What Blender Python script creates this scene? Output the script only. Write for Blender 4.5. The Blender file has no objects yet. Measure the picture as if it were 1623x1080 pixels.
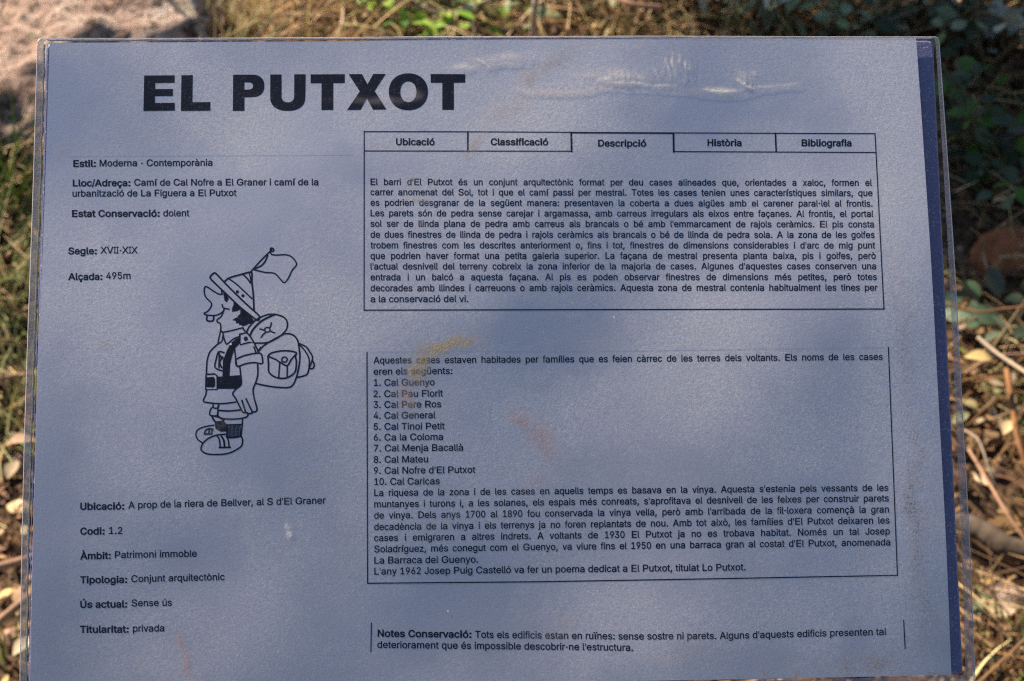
import bpy, math, random
import numpy as np
from mathutils import Vector, Matrix, noise
R = math.radians
scene = bpy.context.scene
col = scene.collection

# ------------------------------------------------------------------ camera
CAM = Vector((0.0, 0.0, 1.15))
PITCH = 47.0                                   # degrees below the horizon
FPX = 2400.0                                   # focal length in pixels of the 1623 px wide photograph
W, H = 1623.0, 1080.0
camd = bpy.data.cameras.new("camera")
cam = bpy.data.objects.new("camera", camd)
col.objects.link(cam)
cam.location = CAM
cam.rotation_euler = (R(90 - PITCH), 0, 0)
camd.sensor_fit = 'HORIZONTAL'
camd.sensor_width = 23.6
camd.lens = 23.6 * FPX / W
camd.clip_start = 0.02
camd.clip_end = 300
camd.dof.use_dof = True
camd.dof.focus_distance = 0.505
camd.dof.aperture_fstop = 14.0
camd.dof.aperture_blades = 7
scene.camera = cam
CR = Matrix.Rotation(R(90 - PITCH), 3, 'X')    # camera to world

# ------------------------------------------------------------------ sheet pose in front of the camera
SHW, SHH = 0.297, 0.2157
def fitR():
    rx, ry, rz = R(-8.2), R(-1.8), R(-0.6)
    return Matrix.Rotation(rz, 3, 'Z') @ Matrix.Rotation(ry, 3, 'Y') @ Matrix.Rotation(rx, 3, 'X')
RS = fitR(); TS = Vector((-0.0070, 0.0037, 0.5038))   # x right, y down, z forward
FLIP = Matrix(((1, 0, 0), (0, -1, 0), (0, 0, -1)))
RW = CR @ FLIP @ RS @ FLIP                     # sheet (x right, y up, z out) to world
TW = CAM + CR @ (FLIP @ TS)
SHEET = Matrix.Translation(TW) @ RW.to_4x4()
NRM = RW @ Vector((0, 0, 1)); UPV = RW @ Vector((0, 1, 0)); RTV = RW @ Vector((1, 0, 0))

def wave(x, y):
    """slow cockling of the damp sheet inside its pouch"""
    z = noise.noise(Vector((x*16, y*16, 4.2)))*.0010 + noise.noise(Vector((x*38+3, y*38, 9.2)))*.00006
    z += noise.noise(Vector((x*7-y*3, y*6, 1.2)))*.0021
    return z - .13*y*y - .04*x*x
def S(u, v):
    """point of the printed sheet (metres, x right, y up) that the photograph shows at u, v"""
    d = CR @ Vector(((u - W/2)/FPX, -(v - H/2)/FPX, -1.0))
    z = 0.0
    for _ in range(3):
        t = ((TW - CAM).dot(NRM) + z) / d.dot(NRM)
        p = CAM + d*t - TW
        x, y = p.dot(RTV), p.dot(UPV); z = wave(x, y)
    return x, y
def G(u, v, z=0.0):
    """point of the ground (height z) seen at u, v"""
    d = CR @ Vector(((u - W/2)/FPX, -(v - H/2)/FPX, -1.0))
    t = (z - CAM.z) / d.z
    p = CAM + d*t
    return p.x, p.y

# ------------------------------------------------------------------ light
SUN = (RTV*-0.60 + UPV*0.80 + NRM*0.085).normalized()
SEL = math.asin(SUN.z); SAZ = math.atan2(SUN.x, SUN.y)
world = bpy.data.worlds.new("World"); scene.world = world
world.use_nodes = True
wn = world.node_tree
sky = wn.nodes.new("ShaderNodeTexSky"); sky.sky_type = 'NISHITA'; sky.sun_disc = False
sky.sun_elevation = SEL; sky.sun_rotation = SAZ
sky.air_density = 1.0; sky.dust_density = 0.3; sky.ozone_density = 2.0
bg = wn.nodes["Background"]; bg.inputs["Strength"].default_value = 0.049
wn.links.new(sky.outputs[0], bg.inputs[0])
sd = bpy.data.lights.new("sun", 'SUN'); sd.energy = 5.0; sd.angle = R(0.53); sd.color = (1.0, 0.87, 0.70)
so = bpy.data.objects.new("sun", sd); col.objects.link(so)
so.rotation_euler = (-SUN).to_track_quat('-Z', 'Y').to_euler()
so.location = SUN*6
scene.view_settings.view_transform = 'Standard'
scene.view_settings.look = 'None'
scene.view_settings.exposure = 1.38
scene.view_settings.gamma = 1.0
scene.render.engine = 'CYCLES'
scene.cycles.use_denoising = False
scene.cycles.filter_width = 1.2
scene.cycles.transparent_max_bounces = 16
scene.cycles.max_bounces = 6

# outlines of the sans-serif letters of the print: code point, width, number of contours, then per contour the number of points and the points
GLYPH_ROWS = (
(65,480,2,20,16,0,201,509,276,509,463,0,395,0,287,302,280,323,272,346,264,372,255,402,244,438,232,478,245,478,233,437,222,402,213,371,204,345,197,322,191,302,85,0,4,110,142,110,199,370,199,370,142),
(66,456,3,40,60,0,60,509,241,509,274,507,304,501,329,491,350,477,367,461,381,442,390,421,396,398,398,374,397,353,393,336,387,320,378,307,368,295,356,286,343,278,329,272,315,267,315,262,331,260,347,254,363,245,378,234,391,220,402,203,411,184,416,161,418,136,416,111,410,88,400,67,386,48,368,31,344,18,317,8,284,2,247,0,18,125,57,245,57,281,60,309,67,330,80,344,96,353,115,355,137,354,153,350,169,342,184,333,197,320,209,306,218,289,225,269,229,248,231,125,231,18,125,285,238,285,256,287,273,290,288,296,302,304,314,314,323,326,330,340,335,355,336,372,333,393,326,412,313,429,294,442,270,449,240,452,125,452),
(67,510,1,86,267,-7,225,-3,186,7,150,25,119,49,92,79,70,115,53,157,44,203,40,254,44,305,53,352,70,393,92,429,119,459,150,484,186,501,225,512,267,516,293,514,317,511,340,504,362,496,383,485,402,471,419,456,435,438,448,418,459,397,467,373,473,348,408,348,404,365,397,380,389,395,380,407,369,418,357,428,344,437,330,444,315,449,300,453,284,455,267,456,237,453,209,445,184,432,161,414,141,391,125,364,113,332,106,295,103,254,106,213,113,177,125,145,141,117,161,94,184,76,210,63,237,56,267,53,284,54,300,56,315,60,330,65,344,72,357,81,369,90,380,102,389,114,397,128,404,144,408,160,473,160,467,135,459,112,448,91,435,71,420,53,402,38,383,24,363,13,341,5,317,-2,293,-6),
(68,502,2,42,219,0,96,0,96,57,215,57,254,60,288,68,318,81,343,99,363,122,379,149,390,181,397,216,399,255,397,294,390,329,379,361,364,388,344,410,320,428,291,441,258,449,221,452,93,452,93,509,225,509,273,505,315,495,353,478,385,455,412,426,433,391,449,351,458,306,462,255,458,205,449,159,433,119,411,83,384,54,351,31,312,14,268,3,4,125,509,125,0,60,0,60,509),
(69,419,1,12,60,0,60,509,372,509,372,452,125,452,125,286,355,286,355,229,125,229,125,57,375,57,375,0),
(70,410,1,10,60,0,60,509,369,509,369,452,125,452,125,278,346,278,346,221,125,221,125,0),
(71,520,1,84,269,-7,225,-3,185,7,149,25,118,49,91,79,69,116,53,157,43,203,40,254,43,305,53,352,69,393,91,429,117,459,149,484,184,501,223,512,265,516,291,514,316,510,340,504,363,494,384,483,403,469,421,453,436,436,449,416,460,395,468,373,474,349,408,349,402,365,395,379,387,393,378,406,368,417,356,427,344,436,330,443,315,448,300,453,283,455,265,456,236,453,209,445,183,432,160,414,141,392,125,364,113,332,106,295,103,254,106,213,113,177,125,145,141,117,161,95,184,76,210,63,238,56,269,53,296,55,322,61,345,71,365,85,382,102,396,123,407,147,413,173,415,202,434,199,283,199,283,256,478,256,478,200,475,160,466,124,451,91,431,62,406,38,377,19,344,5,308,-4),
(72,517,1,12,60,0,60,509,125,509,125,289,392,289,392,509,457,509,457,0,392,0,392,232,125,232,125,0),
(73,300,1,12,31,0,31,57,118,57,118,452,31,452,31,509,269,509,269,452,183,452,183,57,269,57,269,0),
(74,396,1,30,185,-7,143,-2,106,11,75,33,52,63,38,100,33,145,33,173,98,173,98,145,100,117,108,93,122,74,139,61,160,53,185,50,209,53,230,61,248,74,261,93,269,117,272,145,272,509,336,509,336,145,332,100,318,63,294,33,263,11,227,-2),
(76,393,1,6,60,0,60,509,125,509,125,57,361,57,361,0),
(77,628,1,88,60,0,60,509,152,509,277,187,280,179,284,170,287,159,291,147,295,135,299,123,303,110,307,97,311,84,315,71,319,60,322,49,307,49,311,59,314,71,318,83,322,95,326,108,330,121,334,134,338,146,342,158,346,169,349,179,352,187,476,509,568,509,568,0,504,0,504,291,504,302,504,314,504,327,505,340,505,354,505,369,505,383,506,398,506,413,506,428,507,443,507,457,513,457,508,441,503,425,498,409,492,393,487,378,482,363,477,348,472,335,467,322,463,310,459,300,456,291,342,0,286,0,170,291,167,300,163,310,159,321,155,333,150,347,145,361,140,376,134,392,129,408,124,424,118,441,112,457,119,457,119,444,120,430,120,416,120,401,121,386,121,372,121,357,121,342,122,328,122,315,122,302,122,291,122,0),
(78,523,1,48,60,0,60,509,136,509,343,183,349,174,355,163,363,151,371,137,379,122,388,107,396,90,405,73,414,55,405,54,403,72,402,90,401,108,400,126,399,142,399,157,399,171,399,184,399,195,399,509,463,509,463,0,387,0,202,290,194,303,186,317,177,331,168,346,159,363,148,381,136,402,123,425,108,452,119,454,120,429,121,406,122,384,123,363,124,345,124,328,125,313,125,301,125,291,125,0),
(79,533,2,36,267,-7,225,-3,186,7,150,25,119,49,92,79,70,115,53,157,44,203,40,254,44,305,53,352,70,393,92,429,119,459,150,484,186,501,225,512,267,516,309,512,348,501,384,484,415,459,442,429,464,393,480,352,490,305,493,254,490,203,480,157,464,115,442,79,415,49,384,25,348,7,309,-3,36,267,53,296,55,324,63,349,76,372,94,392,116,408,144,420,176,428,213,430,254,428,295,420,332,408,365,392,392,372,415,349,433,324,446,296,453,267,456,237,453,210,445,184,433,161,415,142,392,125,364,113,332,106,295,103,254,106,213,113,176,125,144,142,117,161,94,184,76,210,63,237,55),
(80,445,1,44,60,0,60,509,235,509,272,506,305,499,332,487,356,471,375,452,390,430,400,404,407,377,409,348,407,318,400,291,390,265,375,243,356,223,332,207,305,195,272,188,235,186,109,186,109,242,233,242,257,244,279,248,297,256,312,266,324,279,333,294,339,310,343,328,344,348,343,367,339,385,333,402,324,416,312,428,297,439,279,446,257,451,232,452,125,452,125,0),
(82,449,2,44,60,0,60,509,236,509,273,506,305,500,333,489,356,473,376,455,390,433,401,408,407,381,409,352,407,323,401,296,390,271,376,250,356,232,333,217,305,206,273,200,236,198,96,198,96,255,234,255,258,256,280,260,298,267,313,276,325,287,334,300,340,316,344,333,345,352,344,371,340,389,334,405,325,419,313,430,298,440,279,446,258,451,233,452,125,452,125,0,4,353,0,230,229,303,229,428,0),
(83,447,1,109,224,-9,188,-7,156,-1,128,9,102,23,81,40,64,60,51,83,42,109,38,137,104,137,108,118,114,102,123,88,136,76,150,66,166,59,185,53,204,50,224,49,246,50,267,54,286,60,303,69,317,79,329,92,338,106,344,122,346,139,344,154,340,168,332,179,322,189,310,197,296,205,280,211,263,217,245,222,184,239,145,253,112,269,86,289,67,313,56,341,52,372,54,400,62,425,75,448,92,468,113,484,138,498,165,508,195,514,227,516,259,514,289,508,316,498,340,484,360,468,377,449,390,427,398,403,401,378,337,378,332,402,320,421,302,437,280,449,254,456,225,459,204,457,185,454,167,448,152,440,139,430,129,418,121,405,117,391,115,376,117,359,122,345,131,334,142,324,155,315,169,308,184,302,198,297,212,293,264,279,279,275,295,270,312,264,328,256,344,248,359,238,372,226,384,213,395,198,402,180,407,161,408,139,406,112,399,87,386,64,370,43,349,25,323,11,294,0,261,-7),
(84,449,1,8,32,452,32,509,417,509,417,452,257,452,257,0,193,0,193,452),
(85,517,1,42,259,-8,220,-6,186,2,154,15,126,33,103,55,85,80,71,108,63,140,60,173,60,509,124,509,124,178,126,155,132,133,141,113,153,95,169,80,187,68,208,59,232,53,259,52,285,53,309,59,331,68,349,80,364,95,377,113,385,133,391,155,393,178,393,509,457,509,457,173,454,140,446,108,433,80,414,55,391,33,363,15,332,2,297,-6),
(86,480,1,20,204,0,16,509,84,509,192,206,199,187,207,164,215,137,225,106,236,71,248,31,235,31,247,71,257,107,267,138,276,165,283,187,290,206,395,509,463,509,278,0),
(88,474,1,52,18,0,217,284,217,236,29,509,104,509,178,400,188,386,196,373,204,361,211,350,217,340,223,329,230,318,236,305,243,292,232,292,239,305,246,317,252,329,258,339,265,350,272,361,280,373,288,386,298,400,374,509,446,509,259,239,259,287,456,0,382,0,292,129,283,142,275,154,268,165,262,175,256,185,250,195,244,206,237,218,230,231,244,231,238,219,231,207,225,196,219,186,213,176,206,166,199,155,191,143,182,129,91,0),
(97,389,2,84,160,-9,137,-7,115,-3,94,5,76,15,60,29,48,45,38,63,32,84,30,108,32,128,36,146,43,161,53,174,64,184,78,193,92,200,108,206,125,211,143,214,161,217,178,220,200,223,218,225,234,227,247,229,257,231,265,235,271,240,274,246,276,255,276,257,275,272,272,285,267,297,260,307,251,315,240,322,227,327,212,330,196,331,178,330,163,327,149,322,137,316,127,309,118,301,110,292,104,283,100,274,41,291,51,313,64,331,79,346,95,358,114,368,133,375,153,380,173,383,194,384,208,384,223,382,239,379,255,375,271,369,286,360,300,350,312,336,322,320,330,301,335,278,337,251,337,0,277,0,277,52,272,52,267,43,260,34,252,25,242,16,229,8,215,1,199,-4,181,-7,40,170,45,192,47,211,51,228,59,242,68,254,80,263,93,270,108,274,122,276,138,276,190,272,187,267,184,259,182,251,180,241,178,231,176,221,174,210,173,200,171,191,170,182,169,175,168,161,166,147,163,134,159,122,153,112,147,103,139,97,130,93,118,92,105,93,93,96,82,102,72,109,64,119,57,130,52,142,48,156,46),
(98,424,2,43,229,-8,208,-7,189,-3,172,4,159,12,147,21,138,31,130,41,123,50,118,59,112,59,112,0,53,0,53,509,114,509,114,319,118,319,123,327,130,336,137,346,147,355,158,364,171,373,188,379,207,383,229,384,259,382,287,374,313,361,335,342,354,320,370,293,381,261,388,227,390,189,388,151,381,116,370,84,355,57,336,34,313,16,288,3,260,-6,36,220,47,242,49,262,55,279,66,294,80,306,97,316,117,323,139,327,163,328,189,327,215,323,239,316,261,307,281,295,298,280,311,262,322,243,328,220,330,198,328,178,322,161,312,147,299,134,282,125,263,118,241,114,216,113,189,114,162,118,138,125,115,135,95,147,78,162,65,179,55,198,49),
(99,396,1,86,207,-8,174,-5,144,3,117,16,93,35,72,58,56,85,44,116,37,150,34,187,37,225,44,260,56,291,72,318,93,341,117,360,144,374,174,382,207,384,226,384,243,381,260,377,276,371,291,364,305,356,318,346,330,335,340,322,349,308,356,293,362,277,303,262,300,272,295,281,290,289,284,297,278,304,270,311,261,316,252,321,242,325,231,328,220,329,207,330,184,328,163,321,145,310,130,296,118,278,108,258,102,236,98,212,96,187,98,163,102,139,108,117,118,97,130,80,145,66,163,55,184,49,207,46,220,47,232,49,243,52,253,55,262,60,271,66,279,73,285,80,292,89,297,98,301,107,304,117,363,102,357,86,350,70,341,56,331,43,319,32,306,21,292,12,277,5,261,-1,244,-5,226,-7),
(100,424,2,43,195,-8,165,-6,137,3,111,16,89,34,70,57,55,84,43,116,36,151,34,189,36,227,43,261,55,293,70,320,89,342,112,361,137,374,165,382,196,384,218,383,237,379,253,373,267,364,278,355,287,346,295,336,301,327,306,319,311,319,311,509,372,509,372,0,313,0,313,59,307,59,301,50,295,41,287,31,277,21,266,12,252,4,236,-3,217,-7,36,205,47,226,49,246,55,263,65,278,78,290,95,299,115,306,138,310,162,312,189,310,216,306,241,300,263,290,282,278,299,263,312,246,322,227,328,205,330,182,328,162,322,145,311,130,298,118,281,108,261,102,239,98,215,96,189,98,163,102,139,109,117,118,97,130,80,145,66,162,55,182,49),
(101,404,1,82,212,-8,177,-5,145,3,117,16,92,35,72,58,56,85,44,116,37,150,34,187,36,224,44,258,55,290,71,317,91,340,115,359,142,373,172,382,205,384,226,383,246,380,266,374,285,366,303,355,319,341,334,324,347,305,357,282,365,256,370,227,371,194,371,169,75,169,75,221,338,221,310,202,308,226,304,248,298,269,288,286,277,301,263,314,246,323,227,328,205,330,183,328,164,323,146,313,131,301,119,286,109,270,102,251,97,231,96,211,96,178,98,151,102,127,110,106,121,88,135,73,151,61,169,53,190,48,212,46,227,47,241,49,254,53,265,58,276,65,285,73,294,82,300,93,306,105,365,91,358,72,348,55,335,39,320,26,302,14,283,4,261,-3,237,-7),
(102,254,2,4,228,379,228,327,6,327,6,379,31,81,0,81,432,82,452,87,470,96,486,107,499,120,510,135,519,152,525,169,529,187,530,201,530,212,529,222,527,231,525,238,523,243,521,227,468,224,470,220,471,215,472,209,473,202,474,195,474,178,472,164,468,154,460,147,449,143,435,142,419,142,0),
(103,425,2,76,207,-151,180,-149,156,-146,134,-140,114,-132,97,-122,82,-110,70,-97,59,-84,51,-69,101,-41,107,-49,114,-57,122,-66,131,-74,142,-82,154,-88,169,-93,187,-96,207,-97,236,-95,261,-87,282,-75,298,-58,308,-34,311,-6,311,68,306,68,301,60,294,51,287,41,277,32,266,23,252,16,236,10,217,6,195,5,165,7,138,14,113,27,90,43,71,65,55,90,43,120,36,154,34,191,36,229,43,263,55,293,71,320,90,342,112,361,138,374,166,382,196,384,218,383,237,379,253,373,267,365,279,356,288,346,296,336,302,327,308,319,313,319,313,379,372,379,372,-9,370,-40,363,-67,350,-90,334,-109,314,-124,291,-136,265,-144,237,-149,36,205,59,227,61,246,66,264,75,278,87,290,103,300,121,307,142,311,166,312,193,311,219,307,242,300,264,291,283,279,299,264,312,247,322,227,328,205,330,182,328,163,322,145,312,130,298,118,282,109,262,102,241,98,218,96,193,98,167,102,144,109,123,118,104,131,88,145,76,163,66,183,61),
(104,410,1,39,114,227,114,0,53,0,53,509,114,509,114,287,102,287,116,319,132,344,152,362,175,374,200,382,227,384,252,383,275,377,295,369,313,356,328,340,341,321,350,298,355,271,357,240,357,0,296,0,296,235,293,263,286,286,273,304,256,318,235,326,210,329,192,328,176,324,161,317,147,308,136,297,126,283,119,266,115,248),
(105,167,2,4,53,0,53,379,114,379,114,0,24,84,443,73,444,63,448,54,455,47,463,43,472,41,483,43,494,47,504,54,512,63,518,73,522,84,524,95,522,105,518,114,512,121,504,125,494,126,483,125,472,121,463,114,455,105,448,95,444),
(106,167,2,21,53,379,114,379,114,-30,112,-52,108,-72,102,-90,92,-106,80,-119,65,-129,47,-137,27,-141,4,-143,-10,-143,-10,-87,2,-87,18,-85,31,-80,40,-72,47,-61,51,-46,53,-29,24,83,443,72,444,62,448,53,455,47,463,42,472,41,483,42,494,47,504,53,512,62,518,72,522,83,524,95,522,105,518,114,512,120,504,125,494,126,483,125,472,120,463,114,455,105,448,95,444),
(108,189,1,28,139,-2,112,0,91,8,74,20,62,37,55,59,53,84,53,509,114,509,114,99,114,83,117,71,120,62,126,57,135,53,146,52,152,52,157,52,160,53,164,53,167,54,170,54,181,3,175,1,169,0,162,-1,154,-2,147,-2),
(109,610,1,76,53,0,53,379,112,379,112,295,108,295,114,314,122,331,132,346,144,358,158,368,172,376,187,382,203,385,219,386,245,383,268,375,287,361,303,342,314,320,321,295,312,295,318,312,326,329,337,343,350,356,364,366,381,375,398,381,417,385,437,386,458,385,478,380,497,372,514,361,529,346,541,328,550,307,555,283,557,255,557,0,496,0,496,254,493,279,485,298,473,313,456,323,438,329,419,330,402,329,387,326,374,320,363,312,353,302,345,290,340,277,336,263,335,247,335,0,274,0,274,260,272,280,265,297,253,311,238,322,220,328,199,330,185,329,171,326,158,320,145,312,135,302,126,289,119,274,115,257,114,238,114,0),
(110,410,1,39,114,227,114,0,53,0,53,379,112,379,112,287,102,287,116,319,132,344,152,362,175,374,200,382,227,384,252,383,275,377,295,369,313,356,328,340,341,321,350,298,355,271,357,240,357,0,296,0,296,235,293,263,286,286,273,304,256,318,235,326,210,329,192,328,176,324,161,317,147,308,136,297,126,283,119,266,115,248),
(111,415,2,36,207,-8,174,-5,144,3,117,16,93,35,72,58,56,85,44,116,37,150,34,187,37,225,44,260,56,291,72,318,93,341,117,360,144,374,174,382,207,384,241,382,271,374,299,360,323,341,343,318,359,291,371,260,379,225,381,187,379,150,371,116,359,85,343,58,323,35,299,16,271,3,241,-5,36,207,46,231,49,252,55,270,66,285,80,298,97,307,117,314,139,318,163,319,187,318,212,314,236,307,258,298,278,285,296,270,310,252,321,231,328,207,330,184,328,163,321,145,310,130,296,118,278,108,258,102,236,98,212,96,187,98,163,102,139,108,117,118,97,130,80,145,66,163,55,184,49),
(112,424,2,43,53,-143,53,379,112,379,112,319,118,319,123,327,130,336,137,346,147,355,158,364,171,373,188,379,207,383,229,384,259,382,287,374,313,361,335,342,354,320,370,293,381,261,388,227,390,189,388,151,381,116,370,84,355,57,336,34,313,16,288,3,260,-6,229,-8,208,-7,189,-3,173,4,159,12,147,21,138,31,130,41,124,50,118,59,114,59,114,-143,36,220,47,242,49,262,55,279,66,294,80,306,97,316,117,323,139,327,163,328,189,327,215,323,239,316,261,307,281,295,298,280,311,262,322,243,328,220,330,198,328,178,322,161,312,147,299,134,282,125,263,118,241,114,216,113,189,114,162,118,138,125,115,135,95,147,78,162,65,179,55,198,49),
(113,424,2,43,372,-143,311,-143,311,59,306,59,301,50,295,41,287,31,277,21,266,12,252,4,236,-3,217,-7,195,-8,165,-6,137,3,111,16,89,34,70,57,55,84,43,116,36,151,34,189,36,227,43,261,55,293,70,320,89,342,112,361,137,374,165,382,196,384,218,383,237,379,253,373,267,364,278,355,287,346,295,336,301,327,307,319,313,319,313,379,372,379,36,205,47,226,49,246,55,263,65,278,78,290,95,299,115,306,138,310,162,312,189,310,216,306,241,300,263,290,282,278,299,263,312,246,322,227,328,205,330,182,328,162,322,145,311,130,298,118,281,108,261,102,239,98,215,96,189,98,163,102,139,109,117,118,97,130,80,145,66,162,55,182,49),
(114,259,1,34,53,0,53,379,112,379,112,321,115,321,124,339,137,354,152,367,171,377,191,383,213,385,218,385,223,385,229,384,235,384,240,384,243,384,243,322,241,323,236,324,230,324,223,325,215,326,207,326,190,324,174,321,159,315,146,306,135,296,126,284,119,269,115,254,114,237,114,0),
(115,365,1,88,182,-8,157,-7,133,-3,112,3,93,12,76,24,62,38,50,54,41,73,36,94,94,107,101,87,111,72,124,60,141,52,160,47,181,45,206,47,227,53,244,62,258,74,265,88,268,103,266,115,262,126,254,136,243,144,229,150,212,155,149,170,118,180,92,192,72,208,58,227,50,249,47,274,49,295,55,314,65,332,79,347,95,360,115,370,137,378,161,383,187,384,212,383,234,379,254,372,271,363,286,352,299,339,309,324,318,308,324,290,268,277,262,291,254,304,243,316,228,325,210,331,187,333,166,331,147,326,131,317,119,305,111,292,109,277,110,264,115,253,124,243,136,235,152,229,172,223,229,209,261,200,287,187,306,171,320,153,328,131,331,107,329,85,323,65,312,47,298,31,281,18,260,6,236,-2,210,-7),
(116,227,2,4,204,379,204,327,6,327,6,379,28,65,471,126,471,126,98,127,83,130,70,136,61,144,55,156,51,170,50,175,50,180,50,185,51,191,52,197,53,202,54,213,2,207,0,200,-2,192,-3,184,-3,176,-4,168,-4,138,-1,113,7,92,21,77,41,68,64,65,93),
(117,410,1,39,182,-5,158,-3,135,2,115,11,97,23,82,39,69,59,60,82,54,109,53,139,53,379,114,379,114,144,116,117,124,94,137,75,154,61,175,53,200,50,218,51,234,55,249,62,263,71,274,83,283,97,290,113,295,132,296,153,296,379,357,379,357,0,298,0,298,92,307,92,294,60,277,35,257,17,234,5,209,-3),
(118,389,1,20,163,0,17,379,84,379,165,155,173,132,180,110,187,87,193,64,199,42,206,21,184,21,191,42,197,64,203,87,209,110,216,132,224,155,305,379,371,379,226,0),
(120,379,1,40,21,0,171,218,171,171,29,379,100,379,147,306,159,287,170,270,179,253,188,237,198,221,207,206,175,206,185,221,194,237,202,253,211,270,222,287,233,306,282,379,352,379,209,169,209,214,358,0,287,0,231,85,219,103,209,120,200,136,191,152,182,167,173,182,205,182,195,167,187,152,178,136,170,120,160,103,148,85,91,0),
(121,389,1,46,47,-139,61,-86,71,-87,83,-89,94,-90,104,-89,113,-86,122,-81,130,-74,138,-64,145,-51,151,-36,163,-1,17,379,84,379,165,155,173,132,180,109,187,87,193,64,199,42,206,21,184,21,190,42,196,64,202,87,209,110,216,132,224,155,305,379,371,379,204,-58,196,-77,187,-93,177,-107,165,-119,153,-128,139,-136,125,-141,109,-144,91,-145,82,-145,73,-144,65,-143,57,-142,52,-140),
(122,380,1,12,42,0,42,46,254,320,254,323,48,323,48,379,333,379,333,331,126,60,126,56,339,56,339,0),
(192,480,3,20,16,0,201,509,276,509,463,0,395,0,287,302,280,323,272,346,264,372,255,402,244,438,232,478,245,478,233,437,222,402,213,371,204,345,197,322,191,302,85,0,4,110,142,110,199,370,199,370,142,4,216,558,150,659,218,659,266,558),
(218,517,2,42,259,-8,220,-6,186,2,154,15,126,33,103,55,85,80,71,108,63,140,60,173,60,509,124,509,124,178,126,155,132,133,141,113,153,95,169,80,187,68,208,59,232,53,259,52,285,53,309,59,331,68,349,80,364,95,377,113,385,133,391,155,393,178,393,509,457,509,457,173,454,140,446,108,433,80,414,55,391,33,363,15,332,2,297,-6,4,232,558,280,659,348,659,282,558),
(224,389,3,84,160,-9,137,-7,115,-3,94,5,76,15,60,29,48,45,38,63,32,84,30,108,32,128,36,146,43,161,53,174,64,184,78,193,92,200,108,206,125,211,143,214,161,217,178,220,200,223,218,225,234,227,247,229,257,231,265,235,271,240,274,246,276,255,276,257,275,272,272,285,267,297,260,307,251,315,240,322,227,327,212,330,196,331,178,330,163,327,149,322,137,316,127,309,118,301,110,292,104,283,100,274,41,291,51,313,64,331,79,346,95,358,114,368,133,375,153,380,173,383,194,384,208,384,223,382,239,379,255,375,271,369,286,360,300,350,312,336,322,320,330,301,335,278,337,251,337,0,277,0,277,52,272,52,267,43,260,34,252,25,242,16,229,8,215,1,199,-4,181,-7,40,170,45,192,47,211,51,228,59,242,68,254,80,263,93,270,108,274,122,276,138,276,190,272,187,267,184,259,182,251,180,241,178,231,176,221,174,210,173,200,171,191,170,182,169,175,168,161,166,147,163,134,159,122,153,112,147,103,139,97,130,93,118,92,105,93,93,96,82,102,72,109,64,119,57,130,52,142,48,156,46,4,165,429,99,529,168,529,215,429),
(225,389,3,84,160,-9,137,-7,115,-3,94,5,76,15,60,29,48,45,38,63,32,84,30,108,32,128,36,146,43,161,53,174,64,184,78,193,92,200,108,206,125,211,143,214,161,217,178,220,200,223,218,225,234,227,247,229,257,231,265,235,271,240,274,246,276,255,276,257,275,272,272,285,267,297,260,307,251,315,240,322,227,327,212,330,196,331,178,330,163,327,149,322,137,316,127,309,118,301,110,292,104,283,100,274,41,291,51,313,64,331,79,346,95,358,114,368,133,375,153,380,173,383,194,384,208,384,223,382,239,379,255,375,271,369,286,360,300,350,312,336,322,320,330,301,335,278,337,251,337,0,277,0,277,52,272,52,267,43,260,34,252,25,242,16,229,8,215,1,199,-4,181,-7,40,170,45,192,47,211,51,228,59,242,68,254,80,263,93,270,108,274,122,276,138,276,190,272,187,267,184,259,182,251,180,241,178,231,176,221,174,210,173,200,171,191,170,182,169,175,168,161,166,147,163,134,159,122,153,112,147,103,139,97,130,93,118,92,105,93,93,96,82,102,72,109,64,119,57,130,52,142,48,156,46,4,162,429,210,529,278,529,212,429),
(232,404,2,82,212,-8,177,-5,145,3,117,16,92,35,72,58,56,85,44,116,37,150,34,187,36,224,44,258,55,290,71,317,91,340,115,359,142,373,172,382,205,384,226,383,246,380,266,374,285,366,303,355,319,341,334,324,347,305,357,282,365,256,370,227,371,194,371,169,75,169,75,221,338,221,310,202,308,226,304,248,298,269,288,286,277,301,263,314,246,323,227,328,205,330,183,328,164,323,146,313,131,301,119,286,109,270,102,251,97,231,96,211,96,178,98,151,102,127,110,106,121,88,135,73,151,61,169,53,190,48,212,46,227,47,241,49,254,53,265,58,276,65,285,73,294,82,300,93,306,105,365,91,358,72,348,55,335,39,320,26,302,14,283,4,261,-3,237,-7,4,180,429,114,529,182,529,230,429),
(233,404,2,82,212,-8,177,-5,145,3,117,16,92,35,72,58,56,85,44,116,37,150,34,187,36,224,44,258,55,290,71,317,91,340,115,359,142,373,172,382,205,384,226,383,246,380,266,374,285,366,303,355,319,341,334,324,347,305,357,282,365,256,370,227,371,194,371,169,75,169,75,221,338,221,310,202,308,226,304,248,298,269,288,286,277,301,263,314,246,323,227,328,205,330,183,328,164,323,146,313,131,301,119,286,109,270,102,251,97,231,96,211,96,178,98,151,102,127,110,106,121,88,135,73,151,61,169,53,190,48,212,46,227,47,241,49,254,53,265,58,276,65,285,73,294,82,300,93,306,105,365,91,358,72,348,55,335,39,320,26,302,14,283,4,261,-3,237,-7,4,177,429,225,529,293,529,227,429),
(237,167,2,4,53,0,53,379,114,379,114,0,4,57,429,104,529,173,529,107,429),
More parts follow.
